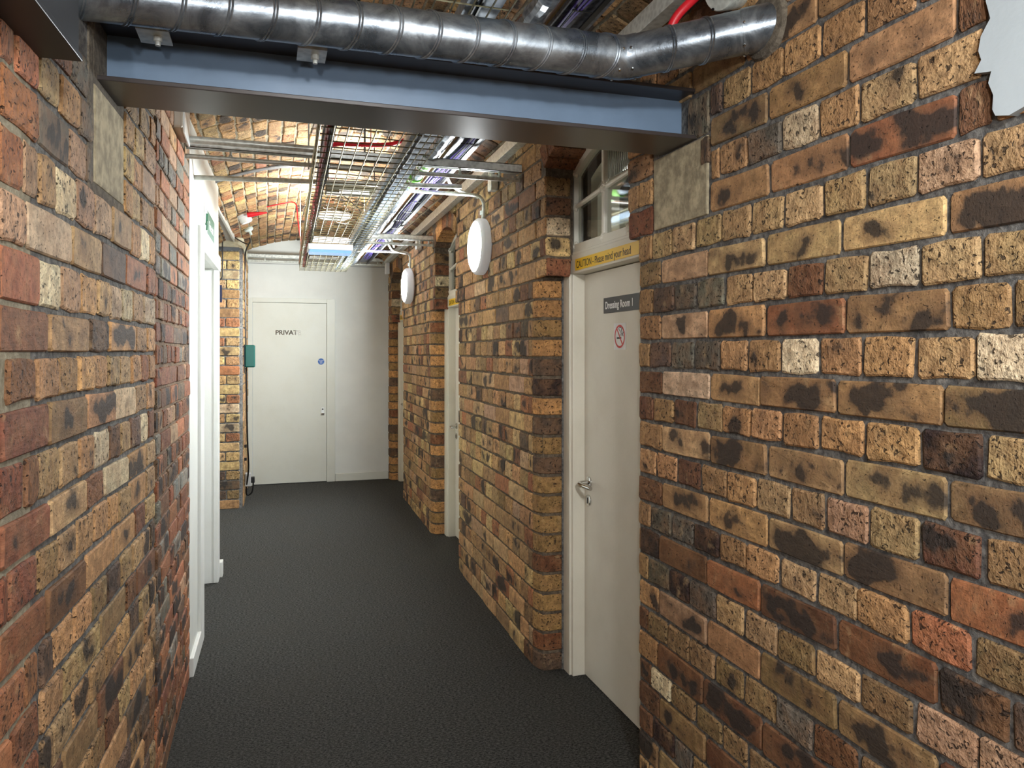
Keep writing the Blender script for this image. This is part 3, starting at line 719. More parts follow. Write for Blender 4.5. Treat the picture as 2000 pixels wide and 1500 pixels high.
# ------------------------------------------------------------------ doors on the right
def glyph(txt, size, mat, origin, xdir, zdir, name='lettering', parent=None, sx=1., ext=.0008, align='LEFT', bold=0, space=1., **k):
    cu = bpy.data.curves.new('t', 'FONT'); cu.body = txt; cu.size = size; cu.extrude = ext; cu.align_x = align; cu.offset = bold; cu.space_character = space
    ob = bpy.data.objects.new('t', cu); C.objects.link(ob); dg = bpy.context.evaluated_depsgraph_get(); dg.update()
    me = bpy.data.meshes.new_from_object(ob.evaluated_get(dg)); bpy.data.objects.remove(ob); me.name = name
    X = Vector(xdir).normalized(); Zn = Vector(zdir).normalized(); Y = Zn.cross(X)
    M = Matrix.Translation(Vector(origin)) @ Matrix((X, Y, Zn)).transposed().to_4x4() @ Matrix.Diagonal((sx, 1, 1, 1))
    me.transform(M); me.materials.clear(); me.materials.append(mat)
    o = bpy.data.objects.new(name, me); C.objects.link(o)
    if parent: o.parent = parent; o.matrix_parent_inverse = Matrix.Translation(parent.location).inverted()
    return prop(o, **k)
RX_, RZ_ = (0, -1, 0), (-1, 0, 0)      # text direction and normal on the right-hand side
def rdoor(n, dy, dxx, words, closed_dark):
    """n: door number; the first door's sizes shifted by dy, dxx"""
    X = lambda x: x+dxx
    Y = lambda y: y+dy
    f = empty('trim_%d' % (n+2), (X(1.37), Y(3.25), 0), kind='structure', label='cream painted door frame %s' % words)
    MB().box(X(1.347), X(1.452), Y(3.238), Y(3.30), 0, 1.862).build('jamb', M_cream, f, bevel=.003)
    MB().box(X(1.336), X(1.352), Y(3.255), Y(3.335), 0, 1.862).build('stop_bead', M_cream, f, bevel=.003)
    MB().box(X(1.347), X(1.452), Y(2.36), Y(2.42), 0, 1.862).build('jamb', M_cream, f, bevel=.003)
    MB().box(X(1.342), X(1.452), Y(2.36), Y(3.312), 1.862, 1.950).build('head', M_cream, f, bevel=.003)
    d = empty('door_%d' % n, (X(1.42), Y(2.83), 0), kind='structure', label='cream flush door %s' % words)
    MB().box(X(1.405), X(1.447), Y(2.424), Y(3.236), .006, 1.858).build('leaf', M_door, d, bevel=.002)
    h = MB(); h.lathe([(.026, 0), (.026, .007), (.022, .009), (0, .009)], (X(1.405), Y(3.180), .905), (-1, 0, 0), 24)
    h.tube(fillet([(X(1.40), Y(3.180), .905), (X(1.352), Y(3.185), .904), (X(1.345), Y(3.13), .902), (X(1.352), Y(3.05), .900)], .03, 6), .0095, 12)
    h.build('handle', M_chrome, d, smooth=True, label='polished lever handle')
    MB().lathe([(.025, 0), (.025, .006), (.020, .008), (0, .008)], (X(1.405), Y(3.185), .822), (-1, 0, 0), 24).build('keyhole_plate', M_chrome, d, smooth=True)
    MB().box(X(1.3955), X(1.397), Y(3.181), Y(3.189), .808, .835).build('keyhole', M_inkblack, d)
    # arched window above the door
    wn = empty('window_%d' % n, (X(1.37), Y(2.86), 1.95), kind='structure', label='small arched window with cream glazing bars above the door %s' % words)
    yc = Y(2.86); hw = .43; zb = 1.952
    def arc_pts(hwid, rise0, top, m=14):
        return [(yc-hwid+2*hwid*k/m, rise0+(top-rise0)*(1-((k/m-.5)*2)**2)) for k in range(m+1)]
    o_, i_ = arc_pts(.43, 2.335, 2.455), arc_pts(.375, 2.315, 2.405)
    fr = MB()
    outer = [(yc-.43, zb)]+o_+[(yc+.43, zb)]; inner = [(yc-.375, zb+.045)]+i_+[(yc+.375, zb+.045)]
    def band(oo, ii, x0, x1):
        n_ = len(oo); vs = [(x0,)+p for p in oo]+[(x0,)+p for p in ii]+[(x1,)+p for p in oo]+[(x1,)+p for p in ii]; fs = []
        for k in range(n_):
            k2 = (k+1) % n_
            fs += [(k, k2, n_+k2, n_+k), (2*n_+k, 2*n_+k2, 3*n_+k2, 3*n_+k), (k, k2, 2*n_+k2, 2*n_+k), (n_+k, n_+k2, 3*n_+k2, 3*n_+k)]
        fr.add(vs, fs)
    band(outer, inner, X(1.352), X(1.392))
    fr.build('frame', M_window, wn)
    fr = MB()
    oo = [(yc-.372, zb+.02)]+arc_pts(.372, 2.31, 2.40)+[(yc+.372, zb+.02)]; ii = [(yc-.30, zb+.055)]+arc_pts(.30, 2.25, 2.33)+[(yc+.30, zb+.055)]
    band(oo, ii, X(1.44), X(1.55)); fr.build('inner_frame', M_window, wn)
    MB().box(X(1.345), X(1.44), Y(2.43), Y(3.29), 1.940, 1.962).build('sill', M_window, wn, bevel=.003)
    ym = Y(2.935)
    MB().box(X(1.356), X(1.384), ym-.013, ym+.013, zb+.03, 2.42).build('glazing_bar', M_window, wn, bevel=.006)
    MB().tube([(X(1.366), Y(3.245), 2.172), (X(1.366), ym+.03, 2.200)], .011, 8).tube([(X(1.366), ym-.03, 2.203), (X(1.366), Y(2.50), 2.232)], .011, 8).build('glazing_bar', M_window, wn)
    for (yy, zz) in ((ym, 2.202), (ym, 1.985), (Y(3.250), 2.170), (Y(2.50), 2.235), (Y(2.70), 1.985), (Y(3.24), 2.325), (Y(3.245), 1.99)):
        m = MB()
        for k in range(5):
            a = k*2*math.pi/5; m.lathe([(0, -.012), (.010, -.006), (.013, 0), (.010, .006), (0, .012)], (X(1.362), yy+.016*math.cos(a), zz+.016*math.sin(a)), (1, 0, 0), 8)
        m.lathe([(0, -.018), (.014, -.008), (.016, 0), (.014, .01), (0, .014)], (X(1.362), yy, zz), (1, 0, 0), 10)
        m.build('rosette', M_window, wn, smooth=True)
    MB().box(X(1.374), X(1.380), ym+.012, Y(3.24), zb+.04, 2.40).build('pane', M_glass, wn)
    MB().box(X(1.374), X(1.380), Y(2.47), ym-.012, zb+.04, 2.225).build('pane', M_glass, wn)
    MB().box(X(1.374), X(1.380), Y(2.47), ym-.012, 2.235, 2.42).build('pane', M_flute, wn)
    # the dark room behind
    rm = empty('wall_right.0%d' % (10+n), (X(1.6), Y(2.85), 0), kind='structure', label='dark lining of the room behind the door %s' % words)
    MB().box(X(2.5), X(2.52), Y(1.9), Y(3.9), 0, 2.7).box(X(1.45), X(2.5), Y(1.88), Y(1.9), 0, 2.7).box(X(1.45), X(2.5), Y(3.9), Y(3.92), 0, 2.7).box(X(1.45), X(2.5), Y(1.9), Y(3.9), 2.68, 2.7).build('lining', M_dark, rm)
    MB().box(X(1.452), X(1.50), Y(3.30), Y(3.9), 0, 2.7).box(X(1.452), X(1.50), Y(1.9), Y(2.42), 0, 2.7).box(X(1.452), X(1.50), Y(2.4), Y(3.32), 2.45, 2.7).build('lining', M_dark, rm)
    # yellow warning strip on the head of the frame
    s_ = empty('warning_sign', (X(1.34), Y(2.88), 1.9), label='yellow caution strip on the frame head above the %s' % ('nearest cream door' if n == 1 else 'second cream door' if n == 2 else 'third, farthest cream door'), cat='sign', group='caution strips over the doors')
    MB().box(X(1.3395), X(1.3425), Y(2.53), Y(3.192), 1.872, 1.924).build('plate', M_yellow, s_)
    glyph('CAUTION - Please mind your head', .0455, M_inkblack, (X(1.3393), Y(3.180), 1.8815), RX_, RZ_, parent=s_, sx=.82, ext=.0004)
rdoor(1, 0, 0, 'nearest on the right', 1)
rdoor(2, 2.76, .056, 'second along on the right', 1)
rdoor(3, 5.50, .125, 'farthest along on the right', 1)
s1 = empty('room_sign', (1.40, 2.85, 1.7), label='charcoal plate with white lettering on the nearest cream door', cat='sign')
MB().box(1.401, 1.4045, 2.672, 3.020, 1.669, 1.736).build('plate', M_signblack, s1, bevel=.001)
glyph('Dressing Room 1', .0440, M_inkwhite, (1.4008, 3.003, 1.688), RX_, RZ_, parent=s1, sx=.80, ext=.0003, bold=.0011, space=1.07)
s2 = empty('no_smoking_sign', (1.403, 2.866, 1.566), label='small square no smoking sticker on the nearest cream door', cat='sign')
MB().box(1.4035, 1.4047, 2.810, 2.922, 1.511, 1.622).build('sheet', M_inkwhite, s2)
m = MB(); N = 32; vs = []; fs = []
for k in range(N):
    a = 2*math.pi*k/N
    for r in (.040, .049): vs.append((1.4032, 2.866+r*math.cos(a), 1.566+r*math.sin(a)))
for k in range(N): fs.append((2*k, 2*k+1, (2*k+3) % (2*N), (2*k+2) % (2*N)))
m.add(vs, fs); a = math.radians(52)
m.add([(1.4031, 2.866+math.cos(a)*.042*s-math.sin(a)*.004*t, 1.566+math.sin(a)*.042*s+math.cos(a)*.004*t) for s, t in ((-1, -1), (1, -1), (1, 1), (-1, 1))], [(0, 1, 2, 3)])
m.build('prohibition_ring', M_inkred, s2)
m = MB(); m.box(1.4032, 1.4036, 2.851, 2.893, 1.556, 1.564)
for q in ([(2.846, 1.568), (2.842, 1.582), (2.852, 1.592), (2.842, 1.602)], [(2.856, 1.570), (2.852, 1.580), (2.864, 1.590), (2.874, 1.598), (2.862, 1.606), (2.852, 1.600)], [(2.832, 1.566), (2.836, 1.576), (2.826, 1.588)]):
    m.tube(sag([(1.4034, y, z) for y, z in q], 4), .0014, 4)
m.build('cigarette', M_inkblack, s2)
# markings of the end door
s3 = empty('door_lettering', (.25, 8.985, 1.72), label='polished metal capital letters on the white end door', cat='lettering')
glyph('PRIVATE', .0735, M_mirror, (.093, 8.9885, 1.700), (1, 0, 0), (0, -1, 0), parent=s3, sx=1.02, ext=.0015, bold=.0015)
s4 = empty('fire_door_sticker', (.6, 8.988, 1.39), label='round blue sticker on the white end door', cat='sign')
MB().lathe([(.036, 0), (.036, .001), (0, .001)], (.597, 8.9895, 1.393), (0, -1, 0), 28).build('disc', M_blue, s4)
for tx, z in (('Fire door', 1.402), ('keep', 1.388), ('shut', 1.372)): glyph(tx, .0155, M_inkwhite, (.597, 8.988, z), (1, 0, 0), (0, -1, 0), parent=s4, align='CENTER', ext=.0002, name='lettering')
# exit sign over the left doorway
s5 = empty('exit_sign', (px_(4.75), 4.75, 2.23), label='green and white exit sign above the doorway on the white partition', cat='sign')
ppanel(4.41, 5.05, 2.150, 2.318, .005, -.001, 'plate', M_inkwhite, s5); ppanel(4.57, 5.02, 2.168, 2.300, .0062, -.0055, 'panel', M_green, s5)
glyph('Fire exit', .075, M_inkwhite, (px_(4.66)+.0066, 4.665, 2.205), (.026, 1, 0), (1, -.026, 0), parent=s5, ext=.0003)
m = MB(); xx = px_(4.5)+.0056
m.lathe([(.013, 0), (.013, .0008), (0, .0008)], (xx, 4.50, 2.285), (1, 0, 0), 12)
m.tube([(xx, 4.495, 2.265), (xx, 4.485, 2.225)], .010, 4).tube([(xx, 4.485, 2.225), (xx, 4.50, 2.20), (xx, 4.49, 2.175)], .006, 4).tube([(xx, 4.485, 2.225), (xx, 4.465, 2.205), (xx, 4.445, 2.20)], .006, 4).tube([(xx, 4.49, 2.262), (xx, 4.515, 2.25), (xx, 4.53, 2.262)], .004, 4)
m.build('running_figure', M_green, s5)

# ------------------------------------------------------------------ steel, duct and services overhead
R = random.Random(60)
b1 = empty('steel_beam', (.42, 2.12, 2.25), label='blue grey painted steel beam crossing the corridor between the padstones', cat='beam')
MB().box(-.47, 1.29, 2.030, 2.235, 2.154, 2.166).build('bottom_flange', M_flange_shaded, b1, bevel=.002, label='dark brown grey underside flange with its shade painted in')
MB().box(-.47, 1.29, 2.122, 2.134, 2.166, 2.298).build('web', M_beam, b1)
MB().box(-.47, 1.29, 2.030, 2.235, 2.298, 2.309).build('top_flange', M_flange_shaded, b1, bevel=.002)
b2 = empty('steel_beam', (-.38, 1.0, 2.05), label='short black steel beam running along the near left wall', cat='beam')
def lbox(y0, y1, z0, z1, a, b, name, mat, parent, **k):
    return MB().prism([(lx(y0)+a, y0), (lx(y1)+a, y1), (lx(y1)+b, y1), (lx(y0)+b, y0)], 'z', z0, z1).build(name, mat, parent, **k)
lbox(-.4, 1.60, 2.045, 2.058, .075, -.02, 'bottom_flange', M_black, b2, bevel=.002)
lbox(-.4, 1.60, 2.058, 2.30, .068, .055, 'web', M_black, b2)
lbox(-.4, 1.60, 2.30, 2.312, .075, -.02, 'top_flange', M_black, b2)
# spiral duct
du = empty('ventilation_duct', (.3, 1.9, 2.31), label='galvanised spiral ventilation duct in front of the blue grey beam', cat='duct')
rd = .0575; A = Vector((-.52, 1.90, 2.300)); Bp = Vector((.945, 1.905, 2.318)); Cp = Vector((1.30, 1.652, 2.362))
d1 = (Bp-A).normalized(); d2 = (Cp-Bp).normalized()
MB().tube([A, Bp-d1*.035], rd, 40).build('duct_run', M_duct, du, smooth=True)
MB().tube([Bp-d1*.042, Bp-d1*.012, Bp+d2*.012, Bp+d2*.042], rd+.0016, 40).build('elbow', M_duct, du, smooth=True)
MB().tube([Bp+d2*.036, Cp-d2*.10], rd, 40).build('duct_run', M_duct, du, smooth=True)
MB().tube([Cp-d2*.12, Cp+d2*.02], rd+.0022, 40).build('collar', M_duct, du, smooth=True)
def seam(p, q, pitch=.098, off=0, skew=.055):
    ax = (q-p).normalized(); L = (q-p).length; a = Vector((0, 0, 1)); e1 = (a-ax*a.dot(ax)).normalized(); e2 = ax.cross(e1); s_ = off
    while s_ < L-.012:
        pts = []
        for k in range(33):
            t = 2*math.pi*k/32; pts.append(p+ax*(s_+skew*.5*math.sin(t))+(e1*math.cos(t)+e2*math.sin(t))*(rd+.0006))
        for o_ in (0, .0068): MB().tube([x+ax*o_ for x in pts], .0027, 5, cap=False).build('seam', M_duct, du, smooth=True)
        s_ += pitch
seam(A, Bp-d1*.05, off=.02); seam(Bp+d2*.045, Cp-d2*.13, off=.07)
for pt, dd in ((Bp-d1*.03, d1), (Bp+d2*.03, d2), (Cp-d2*.115, d2)):
    for ang in (-2.5, -1.55, 2.9):
        e = Vector((dd.y, -dd.x, 0)).normalized(); v = e*math.cos(ang+1.57)+Vector((0, 0, 1))*math.sin(ang+1.57)
        MB().lathe([(.004, 0), (.0035, .003), (0, .0035)], pt+v*(rd+.0015), v, 8).build('screw', M_chrome, du)
MB().lathe([(rd+.030, 0), (rd+.022, .012), (rd+.004, .016)], (1.252, 1.686, 2.356), (-1, 0, 0), 36).build('mortar_collar', M_concrete, du)
for cxp in (-.258, .110):
    b = empty('beam_clamp', (cxp, 2.0, 2.27), label='small galvanised clamp plate with bolt under the duct, %s' % ('nearer the left wall' if cxp < 0 else 'farther from the left wall'), cat='clamp', group='clamp plates under the duct')
    MB().box(cxp-.036, cxp+.036, 1.965, 2.05, 2.262, 2.266).box(cxp-.036, cxp+.036, 1.962, 1.966, 2.262, 2.286).build('plate', M_galv, b)
    MB().lathe([(.010, 0), (.010, .012), (.006, .013), (.006, .022), (0, .022)], (cxp+.008, 2.0, 2.262), (0, 0, -1), 12).build('bolt', M_galv, b)
    MB().tube([(cxp, 2.04, 2.264), (cxp, 2.04, 2.299)], .005, 6).build('hanger_rod', M_galv, b)

# wire basket tray, following the right-hand wall
def tc(y): return .407+.0255*(y-2.75)
def tz(y): return 2.312 if y > 2.72 else 2.402 if y < 2.30 else 2.402-.09*(y-2.30)/.42
ZT = 2.312; TW = .2255; Y0t, Y1t = -1.2, 7.80
tray = empty('cable_tray', (tc(4), 4, ZT), label='wide wire basket cable tray hung along the vault', cat='cable tray')
m = MB(); ys = [Y0t, 1.2, 2.30, 2.72, 5.2, Y1t]
for k in range(10):
    dx = -TW+.0501*k; m.tube([(tc(y)+dx, y, tz(y)) for y in ys], .0026, 5)
m.build('long_wires', M_zinc, tray, kind='stuff')
m = MB(); y = Y0t+.03
while y < Y1t:
    c_ = tc(y); z_ = tz(y); m.tube([(c_-TW, y, z_+.058), (c_-TW, y, z_+.004), (c_+TW, y, z_+.004), (c_+TW, y, z_+.058)], .0024, 4); y += .0905
m.build('cross_wires', M_zinc, tray, kind='stuff')
m = MB()
for sg in (-1, 1):
    m.tube([(tc(y)+sg*TW, y, tz(y)+.058) for y in ys], .0042, 6)
m.build('rim_wires', M_zinc, tray, kind='stuff')
def wav(off, z, r0, amp, seed, y0=-1., y1=7.75, step=.22, rr=None, nm='cable', mat=None, par=None, **k):
    q = random.Random(seed); pts = []; y = y0
    while y < y1: pts.append((tc(y)+off+q.uniform(-amp, amp), y, tz(y)-ZT+z+q.uniform(-amp, amp)*.6+amp*.3)); y += step
    return MB().tube(sag(pts, 3), r0, 6).build(nm, mat, par, smooth=True, **k)
cb = empty('cable_bundle', (tc(4)-.19, 4, 2.33), label='bundle of maroon and black cables along the left edge of the wire tray', cat='cables')
for i, (of, z, r0, mt) in enumerate([(-.198, .012, .0065, M_redcab), (-.186, .014, .006, M_dkred), (-.176, .012, .0065, M_blk), (-.192, .026, .006, M_dkred), (-.180, .027, .0055, M_redcab), (-.166, .013, .0055, M_blk), (-.170, .026, .005, M_blk), (-.200, .036, .005, M_blk)]):
    wav(of, ZT+z, r0, .005, 70+i, mat=mt, par=cb)
cc_ = empty('cable_bundle', (tc(6)-.23, 6, 2.36), label='pinkish cables clipped outside the left rim of the wire tray', cat='cables')
wav(-.236, ZT+.045, .005, .004, 90, 5.6, 7.7, mat=M_copper, par=cc_); wav(-.226, ZT+.072, .006, .006, 91, 2.4, 7.7, mat=M_tanpipe, par=cc_)
# ribbed grey tray lying in the basket
sp = empty('cable_tray', (tc(4)+.15, 4, 2.34), label='narrow blue grey metal tray lying in the right side of the wire basket', cat='cable tray')
def strip(o0, o1, z0, z1, y0, y1, name, mat, par, **k):
    q = [y0, 2.30, 2.72, y1]; m = MB(); z0 -= ZT; z1 -= ZT
    for a, b in zip(q[:-1], q[1:]):
        m.add([(tc(y)+o, y, tz(y)+z) for y in (a, b) for o in (o0, o1) for z in (z0, z1)], [(0, 1, 3, 2), (4, 6, 7, 5), (0, 4, 5, 1), (2, 3, 7, 6), (0, 2, 6, 4), (1, 5, 7, 3)])
    return m.build(name, mat, par, **k)
strip(.112, .208, ZT+.012, ZT+.016, -1, 7.7, 'base', M_bluegrey, sp)
strip(.112, .115, ZT+.016, ZT+.05, -1, 7.7, 'side', M_bluegrey, sp); strip(.205, .208, ZT+.016, ZT+.05, -1, 7.7, 'side', M_bluegrey, sp)
wav(.150, ZT+.0068, .005, .003, 95, mat=M_blk, par=sp, nm='cable'); wav(.135, ZT+.007, .004, .003, 96, 1.8, 4.6, mat=M_blk, par=sp, nm='cable')
# foil wrapped pipe, brown pipe, boards beside it : lines parallel to the right wall
def ry(y, X): return X+.0235*y
fp = empty('wrapped_pipe', (ry(4, .665), 4, 2.45), label='pipe wrapped in crumpled silver foil right of the wire tray', cat='pipe')
q = random.Random(7); pts = []; rr = []; y = -1.
while y < 8.2: pts.append((ry(y, .672)+q.uniform(-.004, .004), y, 2.452+q.uniform(-.004, .004))); rr.append(.032+q.uniform(-.005, .004)); y += .045
MB().tube(pts, rr, 12).build('foil_wrap', M_foil, fp)
for yy in (3.62, 4.02):
    MB().tube([(ry(yy, .670), yy, 2.450), (ry(yy+.17, .670), yy+.17, 2.450)], .0385, 14).build('green_band', M_labelgreen, fp, label='green printed band')
    for s_ in (0.04, .11): MB().tube([(ry(yy, .670), yy+s_, 2.450), (ry(yy, .670), yy+s_+.025, 2.450)], .039, 14).build('white_mark', M_inkwhite, fp)
bp = MB().tube([(ry(-1, .722), -1, 2.478), (ry(8.3, .722), 8.3, 2.478)], .013, 10).build('pipe', M_brownpipe, smooth=True, label='thin brown pipe beside the silver foil pipe', cat='pipe')
tb = MB().prism([(ry(-1, .742), -1), (ry(8.3, .742), 8.3), (ry(8.3, .762), 8.3), (ry(-1, .762), -1)], 'z', 2.495, 2.515).build('batten', M_tanpipe, label='pale tan batten between the brown pipe and the data tray', cat='batten')
vp = MB().tube([(.716, 1.99, 2.44), (.716, 1.99, 2.75)], .0115, 12).lathe([(.02, 0), (.02, .02), (0, .02)], (.716, 1.99, 2.66), (0, 0, 1), 12).build('pipe', M_brownpipe, smooth=True, label='short upright brown pipe behind the duct', cat='pipe')
dt = empty('cable_tray', (ry(4, .79), 4, 2.49), label='white perforated data tray carrying the purple cables', cat='cable tray')
def rstrip(a, b, z0, z1, name, mat, par, y0=-1., y1=8.5, **k):
    return MB().prism([(ry(y0, a), y0), (ry(y1, a), y1), (ry(y1, b), y1), (ry(y0, b), y0)], 'z', z0, z1).build(name, mat, par, **k)
rstrip(.766, .868, 2.500, 2.504, 'base', M_datagrey, dt); rstrip(.868, .880, 2.482, 2.512, 'rim', M_datagrey, dt); rstrip(.850, .866, 2.478, 2.484, 'channel', M_blk, dt); rstrip(.760, .766, 2.482, 2.512, 'rim', M_datagrey, dt)
pc = empty('cable_bundle', (ry(4, .80), 4, 2.48), label='bundle of purple data cables tied under the white tray', cat='cables')
q = random.Random(9)
for i in range(6):
    pts = []; y = -.9
    while y < 8.2:
        bulge = .012*math.sin(y*2.3); pts.append((ry(y, .812)+bulge+.0065*(i-2.5)*(1.0+.5*math.sin(y*5))+q.uniform(-.003, .003), y, 2.488-.004*(i % 2)+q.uniform(-.002, .002))); y += .2
    MB().tube(sag(pts, 3), .0046, 5).build('cable', M_purple if i not in (1, 4) else M_blk, pc, smooth=True)
for i in range(22):
    y = .2+.36*i; MB().box(ry(y, .785), ry(y, .846), y, y+.006, 2.478, 2.481).build('cable_tie', M_blk, pc)
tk = empty('cable_trunking', (ry(4, 1.1), 4, 2.55), label='galvanised steel trunking along the top of the right wall', cat='trunking')
rstrip(1.084, 1.136, 2.526, 2.584, 'casing', M_galv, tk, y1=8.95, bevel=.002); rstrip(1.0835, 1.1365, 2.5795, 2.5845, 'lid', M_galv, tk, y1=8.95)

# support rails across the corridor
def rail(y, z, x0, x1, label, near=True, dz=.046, holes=True):
    r_ = empty('support_rail', ((x0+x1)/2, y, z), label=label, cat='rail', group='support rails under the vault')
    MB().box(x0, x1, y-.0205, y+.0205, z+.0375, z+.0405).box(x0, x1, y-.0205, y-.0180, z, z+.0405).box(x0, x1, y+.0180, y+.0205, z, z+.0405).box(x0, x1, y-.0205, y-.011, z, z+.003).box(x0, x1, y+.011, y+.0205, z, z+.003).build('channel', M_galv, r_)
    MB().tube([(x0, y+.006, z-dz+.012), (x1, y+.006, z-dz+.012)], .0105, 12).build('conduit', M_conduit, r_, smooth=True)
    for f_ in (.12, .38, .80, .93):
        xx = x0+(x1-x0)*f_; MB().lathe([(.010, 0), (.010, .016), (.006, .02), (.006, dz-.01)], (xx, y+.006, z-dz+.010), (0, 0, 1), 10).build('clip', M_conduit, r_, smooth=True)
    return r_
rail(3.60, 2.398, cx(3.6)-.0, rx(3.6)-.004, 'galvanised channel and conduit across the corridor nearest the steel beam')
rail(6.02, 2.40, .74, rx(6.02)-.004, 'galvanised channel and conduit ending at the second door arch')
rail(8.80, 2.545, -.205, 1.33, 'galvanised channel and conduit just in front of the white end wall')
MB().tube([(-.352, 3.43, 2.392), (.22, 3.43, 2.392)], .0155, 14).build('conduit', M_conduit, smooth=True, label='thick conduit just before the nearest support rail, left of the wire tray', cat='conduit')
MB().tube([(px_(3.95)-.01, 3.95, 2.345), (1.0, 3.97, 2.395)], .0125, 12).build('conduit', M_conduit, smooth=True, label='thin conduit from the white partition to the wire tray', cat='conduit')
for i, (y, zz) in enumerate(((3.60, 2.38), (6.05, 2.38))):                       # drop rods of the tray
    for dx in (-.245, .245):
        MB().tube([(tc(y)+dx, y, ZT+.03), (tc(y)+dx, y, zv(tc(y)+dx)+.01)], .004, 6).build('drop_rod', M_conduit, tray)

# round wall lights
def wall_light(x, y, z, label, tube_pts, r=.167):
    L = empty('wall_light', (x, y, z), label=label, cat='light', group='round lights on the right wall')
    MB().lathe([(r*.90, 0), (r, .012), (r, .052), (r-.010, .066), (r-.014, .068)], (x, y, z), (-1, 0, 0), 48).build('housing', M_lightbody, L, smooth=True)
    MB().lathe([(r-.014, .066), (r-.03, .0755), (r*.5, .079), (0, .080)], (x, y, z), (-1, 0, 0), 48).build('diffuser', M_diff, L, smooth=True)
    c = MB(); c.tube(fillet(tube_pts, .075, 8), .0105, 12); c.lathe([(.015, -.012), (.015, .012)], (x-.02, y, z+r+.035), (0, 0, 1), 12)
    c.build('conduit', M_conduit, L, smooth=True)
wall_light(1.242, 4.34, 2.128, 'round lit wall light beside the nearest cream door, the nearer one', [(.70, 4.30, 2.425), (1.215, 4.26, 2.418), (1.222, 4.34, 2.24)])
wall_light(1.297, 7.06, 2.122, 'round lit wall light on the far brick wall, the farther one', [(.75, 6.98, 2.425), (1.270, 6.95, 2.425), (1.277, 7.06, 2.24)])
MB().tube(fillet([(.905, 4.02, 2.52), (1.02, 4.28, 2.455), (1.20, 4.36, 2.425)], .08, 6), .009, 10).tube([(.872, 3.90, 2.505), (.925, 4.05, 2.52)], .006, 8).build('conduit', M_conduit, smooth=True, label='bent conduit dropping from the data tray toward the nearer wall light', cat='conduit')
MB().tube(fillet([(.93, 6.35, 2.47), (1.08, 6.85, 2.42), (1.26, 6.90, 2.40)], .08, 6), .009, 10).build('conduit', M_conduit, smooth=True, label='bent conduit before the farther wall light', cat='conduit')
MB().tube([(.985, 6.35, 2.47), (1.06, 6.62, 2.425)], .009, 10).build('conduit', M_conduit, smooth=True, label='short straight conduit before the farther wall light', cat='conduit')
for nm, (x, y, z), lab in (('junction_box', (1.205, 4.05, 2.40), 'grey metal box and coupler hanging under the trunking near the nearer wall light'), ('junction_box', (1.265, 6.55, 2.40), 'small grey box under the trunking near the second door')):
    j = empty(nm, (x, y, z), label=lab, cat='box'); MB().lathe([(.018, .09), (.018, .125)], (x-.012, y, z), (0, 0, 1), 14).build('coupler', M_conduit, j, smooth=True)
    MB().prism([(y-.030, z), (y+.030, z), (y+.036, z+.02), (y+.030, z+.09), (y-.030, z+.09), (y-.036, z+.02)], 'x', x-.025, x+.02).build('box', M_galv, j, bevel=.006)
MB().box(1.30, 1.345, 8.70, 8.78, 2.40, 2.56).build('junction_box', M_plastic, bevel=.006, label='pale box where the end wall meets the right wall', cat='box')
jb = empty('junction_box', (-.33, 3.3, 2.4), label='pale plastic box high on the dark red brick wall', cat='box')
MB().box(-.36, -.312, 3.20, 3.44, 2.375, 2.56).build('box', plain('taupe_plastic', (176, 166, 150), .45), jb, bevel=.010)
MB().box(-.313, -.306, 3.215, 3.43, 2.36, 2.55).build('lid', M_plastic, jb, bevel=.002)

# fittings above the wire tray
em = empty('emergency_light', (.45, 5.9, 2.27), label='slim emergency light with blue prismatic lens under the wire tray', cat='light')
MB().box(.292, .618, 5.76, 5.98, 2.262, 2.306).build('housing', M_plastic, em, bevel=.004)
MB().box(.33, .59, 5.82, 5.92, 2.335, 2.366).build('added_tube', M_added_tube, em, bevel=.006)  # added light source, aimed up at the vault bricks
MB().prism([(5.765, 2.2615), (5.975, 2.2615), (5.955, 2.244), (5.785, 2.244)], 'x', .305, .605).build('lens', M_lens, em)
MB().lathe([(.05, -.05), (.05, 0), (.165, 0), (.165, .012), (.148, .030), (.09, .048), (0, .056)], (.575, 6.95, zv(.575)-.045), (0, 0, -1), 40).build('ceiling_light', M_plastic, smooth=True, label='pale shallow dome light on the vault above the wire tray', cat='light')
sl = empty('ceiling_speaker', (.50, 3.5, 2.56), label='black bowl shaped fitting above the near end of the wire tray', cat='fitting')
MB().lathe([(.085, 0), (.10, .02), (.095, .05), (.06, .075), (0, .082)], (.50, 3.42, 2.66), (0, -.25, -1), 28).build('bowl', M_black, sl, smooth=True)
MB().tube([(.5, 3.42, 2.64), (.5, 3.42, 2.80)], .02, 10).build('stem', M_black, sl)
MB().lathe([(.062, 0), (.062, .018), (.052, .026), (0, .027)], (.50, 4.10, 2.56), (0, 0, -1), 28).tube([(.5, 4.1, 2.55), (.5, 4.1, 2.80)], .006, 6).build('detector', plain('steel_blue', (128, 142, 150), .4), smooth=True, label='flat grey disc above the wire tray', cat='detector')
ub = empty('uplighter', (.50, 4.75, 2.52), label='dark olive batten light fitting lying across above the wire tray', cat='light')
MB().box(.34, .66, 4.70, 4.82, 2.475, 2.525).build('casing', M_darkbox, ub, bevel=.008)
MB().box(.42, .60, 4.698, 4.72, 2.474, 2.490).build('reflector', M_plastic, ub)
MB().box(.35, .65, 4.71, 4.81, 2.526, 2.53).build('lamp', M_ceildiff, ub)
for x in (.36, .64): MB().tube([(x, 4.76, 2.52), (x, 4.76, 2.80)], .004, 6).build('hanger', M_blk, ub)
MB().box(.46, .52, 3.72, 3.76, 2.60, 2.66).build('junction_box', M_plastic, bevel=.006, label='small white box above the red conduit over the wire tray', cat='box')
